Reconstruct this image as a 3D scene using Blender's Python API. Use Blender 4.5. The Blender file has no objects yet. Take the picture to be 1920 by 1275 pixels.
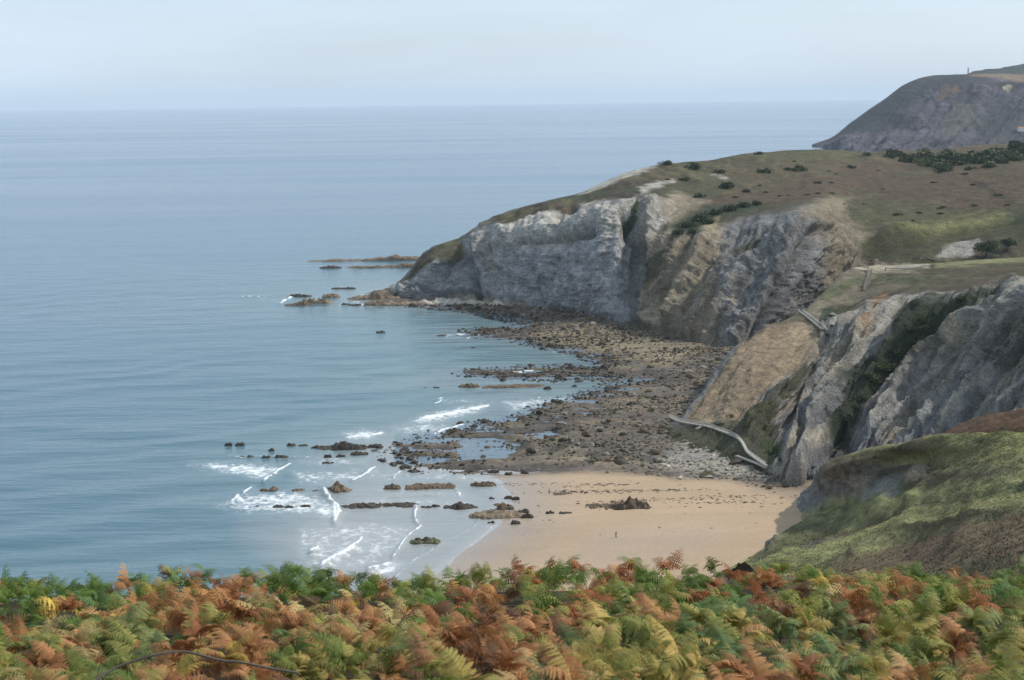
import bpy, math, random
import numpy as np
from mathutils import Matrix, Vector
from mathutils.bvhtree import BVHTree

random.seed(7)
RNG = np.random.default_rng(11)
scene = bpy.context.scene
COL = scene.collection
R = math.radians

# ------------------------------------------------------------------ camera
F_PX, CAM_Z = 2637.0, 110.0
PITCH = math.atan((637.5 - 188.7) / F_PX)
ROLL = R(0.733)
_F = Vector((0, math.cos(PITCH), -math.sin(PITCH)))
_R0 = Vector((1, 0, 0)); _U0 = Vector((0, math.sin(PITCH), math.cos(PITCH)))
_R = math.cos(ROLL) * _R0 - math.sin(ROLL) * _U0
_U = math.sin(ROLL) * _R0 + math.cos(ROLL) * _U0
CAMP = Vector((0, 0, CAM_Z))
cam = bpy.data.cameras.new('camera')
cam.sensor_width = 36; cam.lens = 36 * F_PX / 1920
cam.clip_start = 0.5; cam.clip_end = 90000
cam.dof.use_dof = True; cam.dof.focus_distance = 400; cam.dof.aperture_fstop = 5.0
camo = bpy.data.objects.new('camera', cam); COL.objects.link(camo)
M = Matrix((( _R.x, _U.x, -_F.x, 0), (_R.y, _U.y, -_F.y, 0), (_R.z, _U.z, -_F.z, CAM_Z), (0, 0, 0, 1)))
camo.matrix_world = M
scene.camera = camo

# ------------------------------------------------------------------ light
SUN_EL, SUN_AZ = R(44), R(72)          # azimuth from +Y (view direction) clockwise towards +X
sd = Vector((math.sin(SUN_AZ) * math.cos(SUN_EL), math.cos(SUN_AZ) * math.cos(SUN_EL), math.sin(SUN_EL)))
sun = bpy.data.lights.new('sun', 'SUN'); sun.energy = 3.5; sun.angle = R(1.2); sun.color = (1, 0.93, 0.82)
suno = bpy.data.objects.new('sun', sun); COL.objects.link(suno)
suno.rotation_euler = sd.to_track_quat('Z', 'Y').to_euler()
w = bpy.data.worlds.new('World'); scene.world = w; w.use_nodes = True
nt = w.node_tree; nt.nodes.clear()
sky = nt.nodes.new('ShaderNodeTexSky'); sky.sky_type = 'NISHITA'; sky.sun_disc = False
sky.sun_elevation = SUN_EL; sky.sun_rotation = SUN_AZ
sky.air_density = 1.0; sky.dust_density = 1.6; sky.ozone_density = 1.6; sky.altitude = 100
bg = nt.nodes.new('ShaderNodeBackground'); bg.inputs[1].default_value = 0.105
out = nt.nodes.new('ShaderNodeOutputWorld')
# a thin, even veil of high cloud over the blue
geo = nt.nodes.new('ShaderNodeTexCoord')
mp = nt.nodes.new('ShaderNodeMapping'); mp.inputs['Scale'].default_value = (1.6, 1.6, 9.0); mp.inputs['Rotation'].default_value = (0, R(4), 0)
nz = nt.nodes.new('ShaderNodeTexNoise'); nz.inputs['Scale'].default_value = 1.7; nz.inputs['Detail'].default_value = 6; nz.inputs['Roughness'].default_value = 0.55
rp = nt.nodes.new('ShaderNodeMapRange'); rp.inputs[1].default_value = 0.3; rp.inputs[2].default_value = 0.75; rp.inputs[3].default_value = 0.55; rp.inputs[4].default_value = 0.8
mx = nt.nodes.new('ShaderNodeMix'); mx.data_type = 'RGBA'
mx.inputs[7].default_value = (7.2, 8.6, 10.2, 1)
nt.links.new(geo.outputs['Generated'], mp.inputs[0]); nt.links.new(mp.outputs[0], nz.inputs[0])
nt.links.new(nz.outputs[0], rp.inputs[0]); nt.links.new(rp.outputs[0], mx.inputs[0])
nt.links.new(sky.outputs[0], mx.inputs[6]); nt.links.new(mx.outputs[2], bg.inputs[0])
nt.links.new(bg.outputs[0], out.inputs[0])
scene.view_settings.view_transform = 'Standard'; scene.view_settings.look = 'None'
scene.view_settings.exposure = 0.1; scene.view_settings.gamma = 1
scene.render.engine = 'CYCLES'
scene.cycles.max_bounces = 5; scene.cycles.volume_bounces = 2; scene.cycles.diffuse_bounces = 2

# ------------------------------------------------------------------ numeric helpers
Fn, Rn, Un = [np.array(v) for v in (_F, _R, _U)]
CP = np.array([0, 0, CAM_Z])
def ray(px, py):
    px = np.asarray(px, float); py = np.asarray(py, float)
    return Fn + (px[..., None] - 960) / F_PX * Rn - (py[..., None] - 637.5) / F_PX * Un
def at_y(px, py, Y):
    d = ray(px, py); return CP + d * (np.asarray(Y, float) / d[..., 1])[..., None]
def at_z(px, py, z=0.0):
    d = ray(px, py); return CP + d * ((z - CAM_Z) / d[..., 2])[..., None]
def project(P):
    q = np.asarray(P, float) - CP; f = q @ Fn
    f = np.where(np.abs(f) < 1e-3, 1e-3, f)
    return 960 + F_PX * (q @ Rn) / f, 637.5 - F_PX * (q @ Un) / f, f
def Yz(px, py, z): return float(at_z(px, py, z)[1])

def _hash(ix, iy, iz, seed):
    h = (ix.astype(np.int64) * 374761393 + iy.astype(np.int64) * 668265263 + iz.astype(np.int64) * 2147483647 + seed * 974711) & 0xffffffff
    h = ((h ^ (h >> 13)) * 1274126177) & 0xffffffff
    h = (h ^ (h >> 16)) * 2246822519 & 0xffffffff
    return ((h ^ (h >> 15)) & 0xffff) / 32767.5 - 1.0
def vnoise(P, seed=0):
    i = np.floor(P).astype(np.int64); f = P - i; f = f * f * f * (f * (f * 6 - 15) + 10)
    r = 0
    for a in (0, 1):
        wx = f[..., 0] if a else 1 - f[..., 0]
        for b in (0, 1):
            wy = f[..., 1] if b else 1 - f[..., 1]
            for c in (0, 1):
                wz = f[..., 2] if c else 1 - f[..., 2]
                r = r + wx * wy * wz * _hash(i[..., 0] + a, i[..., 1] + b, i[..., 2] + c, seed)
    return r
def fbm(P, scale=1.0, octv=4, seed=0, rough=0.5, ridged=False):
    P = np.asarray(P, float) / scale; a = 1.0; s = 0; n = 0
    for k in range(octv):
        v = vnoise(P + 17.3 * k, seed + k * 31)
        if ridged: v = 1 - 2 * np.abs(v)
        s = s + a * v; n += a; a *= rough; P = P * 2.03
    return s / n
def pchip(x, y, xi):
    """monotone cubic interpolation of y (n, ...) at xi"""
    x = np.asarray(x, float); y = np.asarray(y, float)
    h = np.diff(x); sh = (len(h),) + (1,) * (y.ndim - 1); hh = h.reshape(sh)
    d = np.diff(y, axis=0) / hh
    m = np.zeros_like(y); m[0] = d[0]; m[-1] = d[-1]
    if len(x) > 2:
        w1 = 2 * hh[1:] + hh[:-1]; w2 = hh[1:] + 2 * hh[:-1]
        with np.errstate(divide='ignore', invalid='ignore'):
            hm = (w1 + w2) / (w1 / d[:-1] + w2 / d[1:])
        m[1:-1] = np.where(d[:-1] * d[1:] > 0, hm, 0)
    k = np.clip(np.searchsorted(x, xi, 'right') - 1, 0, len(x) - 2)
    hk = h[k].reshape((len(xi),) + (1,) * (y.ndim - 1)); t = (xi - x[k]).reshape(hk.shape) / hk
    return (y[k] * (2*t**3 - 3*t**2 + 1) + hk * m[k] * (t**3 - 2*t**2 + t) + y[k+1] * (-2*t**3 + 3*t**2) + hk * m[k+1] * (t**3 - t**2))
def seg_dist(PX, PY, poly, closed=False):
    pts = np.asarray(poly, float); d = np.full(PX.shape, 1e18)
    n = len(pts)
    for i in range(n if closed else n - 1):
        a = pts[i]; b = pts[(i + 1) % n]; ab = b - a; L = max(ab @ ab, 1e-9)
        t = np.clip(((PX - a[0]) * ab[0] + (PY - a[1]) * ab[1]) / L, 0, 1)
        d = np.minimum(d, (PX - a[0] - t * ab[0])**2 + (PY - a[1] - t * ab[1])**2)
    return np.sqrt(d)
def inside(PX, PY, poly):
    pts = np.asarray(poly, float); r = np.zeros(PX.shape, bool); n = len(pts)
    for i in range(n):
        x1, y1 = pts[i]; x2, y2 = pts[(i + 1) % n]
        if y1 == y2: continue
        c = ((y1 > PY) != (y2 > PY)) & (PX < (x2 - x1) * (PY - y1) / (y2 - y1) + x1)
        r ^= c
    return r
def soft(PX, PY, poly, feather=4.0):
    d = seg_dist(PX, PY, poly, True); s = np.where(inside(PX, PY, poly), d, -d)
    return np.clip(s / feather * 0.5 + 0.5, 0, 1)

def grid_faces(nu, nv):
    i = np.arange(nu - 1)[:, None] * nv + np.arange(nv - 1)[None, :]
    return np.stack([i, i + nv, i + nv + 1, i + 1], -1).reshape(-1, 4)
def mesh_np(name, V, Fc, col=None, smooth=True, attrs=None, colname='Col'):
    me = bpy.data.meshes.new(name)
    V = np.ascontiguousarray(V, np.float32).reshape(-1, 3); Fc = np.asarray(Fc, np.int32)
    k = Fc.shape[1]
    me.vertices.add(len(V)); me.vertices.foreach_set('co', V.ravel())
    me.loops.add(Fc.size); me.loops.foreach_set('vertex_index', Fc.ravel())
    me.polygons.add(len(Fc)); me.polygons.foreach_set('loop_start', np.arange(0, Fc.size, k, dtype=np.int32))
    me.polygons.foreach_set('use_smooth', np.full(len(Fc), smooth))
    me.update(calc_edges=True)
    if col is not None:
        a = me.color_attributes.new(colname, 'FLOAT_COLOR', 'POINT')
        c = np.ones((len(V), 4), np.float32); c[:, :3] = np.asarray(col).reshape(-1, 3); a.data.foreach_set('color', c.ravel())
    for n_, v in (attrs or {}).items():
        a = me.attributes.new(n_, 'FLOAT', 'POINT'); a.data.foreach_set('value', np.ascontiguousarray(v, np.float32).ravel())
    return me
def put(name, me, mat=None, parent=None, loc=None, **props):
    o = bpy.data.objects.new(name, me)
    if me is not None and mat is not None and len(me.materials) == 0: me.materials.append(mat)
    COL.objects.link(o)
    if parent: o.parent = parent
    if loc is not None: o.location = loc
    for k, v in props.items(): o[k] = v
    return o
def tagp(o, label, cat, group=None):
    o['label'] = label; o['category'] = cat
    if group: o['group'] = group
    return o

# ------------------------------------------------------------------ materials
def rgb(r, g, b): return np.array([r, g, b], float)
def new_mat(name):
    m = bpy.data.materials.new(name); m.use_nodes = True
    return m, m.node_tree, m.node_tree.nodes['Principled BSDF']
def N(nt, t, **kw):
    n = nt.nodes.new(t)
    for k, v in kw.items(): setattr(n, k, v)
    return n
def noise_node(nt, scale, vec=None, detail=5, rough=0.6, mapscale=None, rot=None):
    n = N(nt, 'ShaderNodeTexNoise'); n.inputs['Scale'].default_value = scale; n.inputs['Detail'].default_value = detail; n.inputs['Roughness'].default_value = rough
    if vec is None: vec = N(nt, 'ShaderNodeTexCoord').outputs['Object']
    if mapscale:
        m = N(nt, 'ShaderNodeMapping'); m.inputs['Scale'].default_value = mapscale
        if rot: m.inputs['Rotation'].default_value = rot
        nt.links.new(vec, m.inputs[0]); vec = m.outputs[0]
    nt.links.new(vec, n.inputs['Vector']); return n
def terrain_mat(name, s1=0.35, s2=1.6, amp=(0.62, 1.4), bump=0.6, bdist=0.6, rough=0.95, stretch=None, rot=None):
    """attribute colour x two scales of mottling, with bump relief"""
    m, nt, b = new_mat(name)
    at = N(nt, 'ShaderNodeAttribute'); at.attribute_name = 'Col'
    n1 = noise_node(nt, s1, detail=8, rough=0.72, mapscale=stretch, rot=rot); n2 = noise_node(nt, s2, detail=4, rough=0.7, mapscale=stretch, rot=rot)
    ad = N(nt, 'ShaderNodeMath', operation='ADD'); nt.links.new(n1.outputs[0], ad.inputs[0]); nt.links.new(n2.outputs[0], ad.inputs[1])
    mr = N(nt, 'ShaderNodeMapRange'); mr.inputs[1].default_value = 0.65; mr.inputs[2].default_value = 1.35
    mr.inputs[3].default_value = amp[0]; mr.inputs[4].default_value = amp[1]; nt.links.new(ad.outputs[0], mr.inputs[0])
    vm = N(nt, 'ShaderNodeVectorMath', operation='SCALE'); nt.links.new(at.outputs['Color'], vm.inputs[0]); nt.links.new(mr.outputs[0], vm.inputs['Scale'])
    nt.links.new(vm.outputs[0], b.inputs['Base Color']); b.inputs['Roughness'].default_value = rough
    b.inputs['Specular IOR Level'].default_value = 0.2
    bp = N(nt, 'ShaderNodeBump'); bp.inputs['Strength'].default_value = bump; bp.inputs['Distance'].default_value = bdist
    nt.links.new(ad.outputs[0], bp.inputs['Height']); nt.links.new(bp.outputs[0], b.inputs['Normal'])
    return m
def plain_mat(name, c, rough=0.8, var=0.25, scale=3.0, bump=0.3, bdist=0.05, spec=0.3, objrand=0.0):
    m, nt, b = new_mat(name)
    n1 = noise_node(nt, scale)
    mr = N(nt, 'ShaderNodeMapRange'); mr.inputs[1].default_value = 0.3; mr.inputs[2].default_value = 0.7
    mr.inputs[3].default_value = 1 - var; mr.inputs[4].default_value = 1 + var; nt.links.new(n1.outputs[0], mr.inputs[0])
    s = mr.outputs[0]
    if objrand:
        oi = N(nt, 'ShaderNodeObjectInfo'); m2 = N(nt, 'ShaderNodeMapRange'); m2.inputs[3].default_value = 1 - objrand; m2.inputs[4].default_value = 1 + objrand
        nt.links.new(oi.outputs['Random'], m2.inputs[0]); mu = N(nt, 'ShaderNodeMath', operation='MULTIPLY')
        nt.links.new(s, mu.inputs[0]); nt.links.new(m2.outputs[0], mu.inputs[1]); s = mu.outputs[0]
    vm = N(nt, 'ShaderNodeVectorMath', operation='SCALE'); vm.inputs[0].default_value = c; nt.links.new(s, vm.inputs['Scale'])
    nt.links.new(vm.outputs[0], b.inputs['Base Color']); b.inputs['Roughness'].default_value = rough; b.inputs['Specular IOR Level'].default_value = spec
    bp = N(nt, 'ShaderNodeBump'); bp.inputs['Strength'].default_value = bump; bp.inputs['Distance'].default_value = bdist
    nt.links.new(n1.outputs[0], bp.inputs['Height']); nt.links.new(bp.outputs[0], b.inputs['Normal'])
    return m

PALE = rgb(.47, .45, .40); PALE_SHADED = rgb(.31, .315, .315); GREY = rgb(.215, .22, .225); GREYD = rgb(.075, .078, .082); TAN = rgb(.265, .225, .165); TAND = rgb(.16, .135, .095)
HEATH = rgb(.105, .082, .050); HEATHR = rgb(.108, .074, .049); GRASS = rgb(.125, .125, .055); GRASSL = rgb(.225, .22, .095); OLIVE = rgb(.080, .080, .040)
SCRUB = rgb(.035, .050, .026); SAND = rgb(.36, .262, .168); ORANGE = rgb(.36, .22, .12)
MAT_CLIFF = terrain_mat('cliff_rock_and_turf', .22, 1.1, (.32, 1.75), 1.0, 1.9)
MAT_CLIFF_NEAR = terrain_mat('ribbed_cliff', .30, 1.6, (.32, 1.75), 1.0, 1.5)
MAT_HILL = terrain_mat('heath_and_grass', .5, 2.6, (.35, 1.65), .9, .45, stretch=(.35, 1.4, 1.6), rot=(0, 0, R(25)))
MAT_FAR = terrain_mat('far_headland_rock', .018, .08, (.55, 1.45), .8, 9.0)
MAT_SHORE = terrain_mat('rock_platform', .35, 2.0, (.7, 1.3), .5, .3)

def grow_clump(P, scale, seed): return fbm(P, scale, 4, seed)

# ------------------------------------------------------------------ lofted terrain sheets
def loft(cols, nu, nv):
    C = np.zeros((len(cols), len(cols[0]), 3))
    for i, c in enumerate(cols):
        for j, p in enumerate(c):
            Y = p[2] if p[2] > 0 else Yz(p[0], p[1], -p[2] - 10)   # negative: height z = -v-10
            C[i, j] = (p[0], p[1], 1.0 / Y)
    def spread(n, ax):
        d = np.sqrt((np.diff(C[..., :2], axis=ax)**2).sum(-1)).mean(axis=1 - ax)
        d = np.maximum(d, 4); k = np.concatenate([[0], np.cumsum(d)]); return k, np.linspace(0, k[-1], n)
    kv, sv = spread(nv, 1); ku, su = spread(nu, 0)
    A = pchip(kv, np.moveaxis(C, 1, 0), sv)          # (nv, ncol, 3)
    B = pchip(ku, np.moveaxis(A, 1, 0), su)          # (nu, nv, 3)
    P = at_y(B[..., 0], B[..., 1], 1 / B[..., 2])
    return P, B[..., 0], B[..., 1]
def normals(P, toward=None):
    du = np.gradient(P, axis=0); dv = np.gradient(P, axis=1); n = np.cross(du, dv)
    n /= np.linalg.norm(n, axis=-1, keepdims=True) + 1e-9
    s = np.sign((n * (CP - P)).sum(-1).mean()); return n * s
def blur(A, k=2):
    for _ in range(k):
        A[1:-1] = (A[:-2] + 2 * A[1:-1] + A[2:]) / 4; A[:, 1:-1] = (A[:, :-2] + 2 * A[:, 1:-1] + A[:, 2:]) / 4
    return A
def creases(PX, PY, lst, warp):
    h = np.zeros(PX.shape)
    for pts, wd, amp in lst:
        d = seg_dist(PX + warp[0] * .5, PY + warp[1] * .5, pts)
        h += amp * np.exp(-(d / wd)**1.4)
    return h
def paint(PX, PY, base, items, warp, P, sd_):
    c = base.copy(); n = fbm(P, 7.0, 4, sd_); n5 = fbm(P * [1, .4, 1], 3.5, 4, sd_ + 3, .7)
    for poly, colr, fe, op in items:
        m = soft(PX + warp[0], PY + warp[1], poly, fe)
        m = np.clip(m + (n * 0.9) * (4 * m * (1 - m)), 0, 1) * op
        c = c * (1 - m[..., None]) + colr * (1 + .55 * n5[..., None]) * m[..., None]
    return c

BVHS = {}
def add_sheet(name, P, col, mat, **props):
    nu, nv = P.shape[:2]; F4 = grid_faces(nu, nv)
    me = mesh_np(name, P, F4, col); o = put(name, me, mat, kind='structure', **props)
    BVHS[name] = BVHTree.FromPolygons(P.reshape(-1, 3)[:, :].tolist(), F4.tolist())
    return o
def hit(px, py, names):
    d = Vector(ray(px, py)).normalized(); best = None
    for n in names:
        h = BVHS[n].ray_cast(CAMP, d)
        if h[0] is not None and (best is None or h[3] < best[3]): best = h
    return best
def drop(x, y, names, z0=300):
    best = None
    for n in names:
        h = BVHS[n].ray_cast(Vector((x, y, z0)), Vector((0, 0, -1)))
        if h[0] is not None and (best is None or h[0].z > best[0].z): best = h
    return best

z = lambda v: -(v + 10)
# ---- headland across the bay
A = [
 [(728,553,z(0)),(732,551,z(1.5)),(736,547,808),(741,542,815),(746,537,825),(752,533,840),(762,545,870)],
 [(775,562,z(0)),(782,545,800),(790,520,804),(796,495,809),(802,482,818),(812,468,832),(828,500,880)],
 [(850,565,z(0)),(855,535,786),(858,505,791),(862,475,797),(866,456,810),(872,443,830),(884,480,880)],
 [(915,572,z(0)),(918,532,776),(922,480,781),(928,436,787),(932,418,806),(940,402,840),(955,440,900)],
 [(985,578,z(0)),(985,522,755),(988,470,759),(1000,428,765),(1010,402,800),(1020,380,850),(1040,420,920)],
 [(1060,588,z(0)),(1060,525,726),(1062,460,731),(1075,408,738),(1085,385,800),(1100,359,870),(1120,400,950)],
 [(1120,600,z(0)),(1123,535,704),(1130,460,712),(1145,390,724),(1160,360,800),(1170,328,900),(1190,370,1000)],
 [(1180,613,z(1)),(1188,540,700),(1195,450,716),(1203,374,745),(1215,345,830),(1230,311,940),(1250,350,1040)],
 [(1208,620,z(1)),(1225,560,672),(1250,480,688),(1285,405,722),(1300,360,820),(1320,301,1000),(1340,340,1100)],
 [(1290,642,z(1)),(1310,580,640),(1350,500,656),(1400,412,706),(1420,360,830),(1440,284,1080),(1460,320,1200)],
 [(1385,655,z(1)),(1420,590,622),(1470,500,641),(1510,402,676),(1540,350,840),(1550,278,1130),(1570,320,1250)],
 [(1470,645,z(3)),(1520,585,650),(1550,510,672),(1590,420,715),(1620,360,850),(1640,283,1150),(1660,320,1270)],
 [(1580,560,662),(1620,525,668),(1650,475,690),(1680,410,740),(1700,355,850),(1735,282,1250),(1750,310,1350)],
 [(1720,540,655),(1740,508,665),(1760,470,690),(1790,400,750),(1820,345,860),(1850,268,1280),(1860,310,1380)],
 [(1850,530,655),(1870,498,670),(1890,460,690),(1920,390,745),(1940,335,860),(1960,274,1280),(1970,310,1400)],
 [(2050,520,655),(2060,485,670),(2070,450,690),(2080,380,740),(2090,330,860),(2100,268,1280),(2100,310,1400)],
]
P, PX, PY = loft(A, 570, 280)
nrm = blur(normals(P), 6)
wp = (fbm(P, 12, 4, 5) * 9, fbm(P, 12, 4, 9) * 9)
veg = soft(PX + wp[0], PY + wp[1], [(735,540),(790,478),(828,446),(885,440),(930,400),(1000,375),(1080,350),(1160,320),(1230,300),(1500,255),(2120,240),(2120,540),(1740,505),(1640,492),(1612,450),(1590,405),(1570,372),(1500,386),(1440,402),(1330,422),(1270,440),(1262,415),(1315,385),(1250,385),(1215,362),(1192,372),(1150,380),(1100,392),(1062,402),(1015,428),(1050,398),(1010,402),(960,422),(930,420),(895,438),(868,455),(868,482),(850,498),(815,492),(780,520)], 7)
rock = 1 - veg
# steeply raked ribs on the cliff, gullies and buttresses
q = PX * 0.9 + PY * 0.42                     # across the raked bedding right of the main face
q2 = PX * 1.0 + PY * 0.1
mixr = np.clip((PX - 1180) / 40, 0, 1)
Q = np.stack([(q * mixr + q2 * (1 - mixr)), (PY * 0.22), P[..., 1] * .05], -1)
h = fbm(Q, 26, 4, 21, .55, True) * 3.6 + fbm(P, 12, 5, 33, .66) * 3.6 + fbm(P, 3.4, 3, 35, .62, True) * 1.1
cre = [
 ([(1182,610),(1198,520),(1196,450),(1180,415)], 15, -13), ([(1215,610),(1210,520),(1222,470),(1222,430)], 9, 4),
 ([(1190,440),(1205,400),(1200,370)], 9, -3),
 ([(905,575),(893,520),(880,470)], 7, -6), ([(925,560),(905,500),(895,455)], 9, 5), ([(870,560),(900,520)], 8, -3),
 ([(945,500),(930,460),(945,440)], 7, 3.5), ([(975,455),(1060,450),(1110,440)], 9, -6), ([(1035,430),(1050,400),(1070,395)], 8, -4),
 ([(830,560),(835,530),(850,500),(870,470)], 7, -4), ([(775,555),(800,520),(840,490)], 8, 2),
 ([(990,500),(1010,470),(1100,500)], 12, -1.5), ([(1000,545),(1040,520)], 10, -2), ([(1140,590),(1150,480),(1160,420)], 10, 3),
 ([(1345,590),(1395,510),(1450,465),(1485,435)], 12, 5.5), ([(1300,640),(1330,570),(1370,500)], 12, 4), ([(1265,600),(1290,530),(1330,440)], 12, 5),
 ([(1240,590),(1262,510),(1300,440)], 9, -3), ([(1300,560),(1345,480),(1385,430)], 9, -3), ([(1400,640),(1470,540),(1525,430)], 12, -7),
 ([(1370,640),(1420,560),(1480,470)], 7, 3), ([(1440,600),(1500,510),(1535,450)], 7, 3), ([(1230,440),(1250,400),(1290,380)], 7, -2),
 ([(1545,560),(1560,480),(1545,420)], 12, 4), ([(1575,470),(1640,440),(1700,430)], 18, 3), ([(1620,485),(1750,440),(1900,412)], 12, -3),
]
h = h * rock * 1.0 + creases(PX, PY, cre, wp) * 1.1 + (fbm(P, 60, 3, 40) * 2.0 + fbm(P, 9, 4, 41) * .5) * veg
rimA = seg_dist(PX, PY, [(1262,412),(1330,420),(1440,402),(1500,386),(1570,372),(1592,405),(1612,450)]); h = h * np.where(PX > 1225, .15 + .85 * np.clip(rimA / 42, 0, 1), 1)
edge = np.clip((h * 0 + 1) * np.linspace(0, 1, P.shape[1])[None, :] * 25, .3, 1)
P = P + nrm * (h * edge)[..., None]
n3 = fbm(P, 5, 3, 50); n4 = fbm(P * [1, 1, 3], 30, 3, 51)
left = np.clip((1215 - PX) / 20, 0, 1)[..., None]
bed = fbm(Q + np.stack([wp[0], wp[1], wp[0]], -1) * .5, 9, 4, 52, .6)[..., None]; bnd = fbm(P * [1, 1, 2.2], 7, 5, 53, .65)[..., None]
base = left * PALE_SHADED * 1.15 * (1 + .5 * bnd) + (1 - left) * TAN * (1 + .65 * bed)  # main face: pale rock darkened, its shade put into the colour
base = base * (1 + .25 * n3[..., None])
bw = np.clip(((PX - 1340) / 30), 0, 1) * np.clip((1545 - PX) / 25, 0, 1)
base = base * (1 - bw[..., None] * .88) + GREY * .9 * (1 + 1.0 * bed) * bw[..., None] * .88  # buttress greyed down, deeper shade painted into its rock colour
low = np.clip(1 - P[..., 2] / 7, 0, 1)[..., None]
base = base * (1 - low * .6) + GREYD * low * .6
vcol = HEATH * .55 + OLIVE * .45 + np.clip(n4, -.6, .6)[..., None] * (GRASS - HEATH) * .7
mo = fbm(P * [1, .35, 1], 12, 5, 54, .7)[..., None]; mo2 = fbm(P * [1, .3, 1], 4, 4, 55, .7)[..., None]
vcol = vcol * (1 + 1.0 * mo + .9 * mo2); sc2 = np.clip((fbm(P * [1, .4, 1], 24, 5, 56, .65)[..., None] - .13) * 7, 0, 1); vcol = vcol * (1 - sc2 * .75) + SCRUB * 1.5 * sc2 * .75
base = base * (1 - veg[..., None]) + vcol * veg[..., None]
items = [
 ([(925,455),(940,430),(985,432),(1012,440),(1060,408),(1130,388),(1188,376),(1182,400),(1160,450),(1140,455),(1120,420),(1080,430),(1060,460),(1030,470),(1000,462),(985,470),(960,462)], PALE * 1.0, 7, .92),
 ([(890,455),(925,440),(935,500),(940,545),(925,530),(905,490)], PALE * .8, 5, .85), ([(930,490),(945,470),(950,500)], PALE * .9, 4, .8),
 ([(1190,400),(1215,372),(1262,372),(1270,400),(1240,430),(1215,470),(1205,440)], PALE * .85, 6, .8),
 ([(1330,525),(1350,500),(1362,505),(1345,540),(1328,540)], PALE * .8, 4, .8), ([(1305,560),(1318,545),(1318,575),(1308,580)], PALE * .7, 3, .7), ([(1385,480),(1398,475),(1410,500),(1395,510)], PALE * .7, 4, .6),
 ([(1370,570),(1385,530),(1395,535),(1382,580)], TAN * 1.5, 4, .7), ([(1215,600),(1240,565),(1260,575),(1240,610)], TAN * 1.5, 5, .6),
 ([(760,560),(770,540),(830,545),(900,545),(930,560),(850,562)], GREYD * .8, 5, .6), ([(820,500),(850,480),(880,470),(870,510),(830,530)], GREYD, 6, .5),
 ([(1330,372),(1420,352),(1540,325),(1680,296),(1740,300),(1650,345),(1560,372),(1450,388),(1360,398)], HEATHR, 14, .8),
 ([(1600,300),(1500,292),(1400,310),(1330,330),(1360,350),(1500,335)], HEATH * 1.15, 12, .7),
 ([(1210,352),(1330,335),(1390,345),(1330,372),(1250,376)], OLIVE, 8, .7),
 ([(1440,284),(1560,278),(1640,284),(1540,296),(1450,296)], GRASS * .85, 6, .7),
 ([(1640,340),(1800,312),(2100,290),(2100,395),(1900,392),(1720,385),(1640,370)], HEATHR * .95, 16, .75),
 ([(1600,375),(1720,380),(1800,392),(1700,420),(1610,420)], OLIVE * 1.15, 12, .8),
 ([(1680,442),(1700,424),(1760,412),(1850,400),(1895,400),(1880,412),(1790,428),(1720,440)], GRASSL * .92, 8, .9),
 ([(1600,452),(1650,440),(1760,434),(1850,420),(2100,400),(2100,450),(1930,450),(1800,442),(1740,470),(1700,485),(1612,486)], OLIVE * .75, 9, .8),
 ([(1255,432),(1290,405),(1330,388),(1400,378),(1450,385),(1400,400),(1340,412),(1290,440)], SCRUB * 1.2, 6, .9),
 ([(1370,480),(1400,455),(1450,420),(1480,425),(1440,450),(1400,480)], OLIVE * .8, 6, .8), ([(1205,500),(1240,470),(1262,462),(1240,500),(1212,545)], OLIVE * .8, 5, .8),
 ([(1160,430),(1180,400),(1195,372),(1205,375),(1195,410),(1175,440)], SCRUB * 1.2, 4, .95),
 ([(1080,368),(1120,345),(1200,316),(1232,311),(1200,325),(1150,342),(1110,360)], PALE * 1.05, 4, .95),
 ([(1190,352),(1230,342),(1262,342),(1235,352),(1205,362)], PALE * .95, 4, .9), ([(1085,388),(1120,378),(1118,384),(1090,392)], PALE, 3, .8),
 ([(1000,432),(1030,405),(1060,398),(1040,412),(1020,434)], PALE * 1.05, 3, .9), ([(940,420),(960,425),(1000,405),(1050,398),(1020,432),(1010,448),(930,440)], PALE * 1.1, 5, .8),
 ([(1240,392),(1262,362),(1330,378),(1290,392),(1250,415)], TAN * 1.25, 6, .8),
 ([(1480,420),(1500,392),(1560,368),(1600,372),(1560,400),(1530,410)], rgb(.30,.26,.18), 6, .7), ([(1540,405),(1600,420),(1640,440),(1610,460),(1605,490),(1540,510)], TAN * 1.0, 9, .8),
 ([(1325,425),(1350,405),(1345,440),(1300,470)], rgb(.42,.36,.23), 5, .7),
 ([(1815,338),(1850,345),(1880,362),(1905,378),(1900,383),(1872,368),(1845,352),(1812,342)], rgb(.05,.045,.035), 3, .9), ([(1330,325),(1365,328),(1372,336),(1362,333)], PALE * .8, 2, .8),
 ([(1752,482),(1785,458),(1832,444),(1840,456),(1820,478)], PALE * .75, 5, .9),
 ([(780,565),(850,558),(920,560),(1000,566),(960,580),(860,574)], rgb(.42,.34,.24), 4, .8),
 ([(1640,300),(1700,280),(1760,270),(1830,274),(1860,280),(1800,290),(1700,300)], HEATH, 5, .8),
]
col = paint(PX, PY, base, items, wp, P, 60)
add_sheet('headland', P, np.clip(col, .01, .8), MAT_CLIFF)

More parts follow.
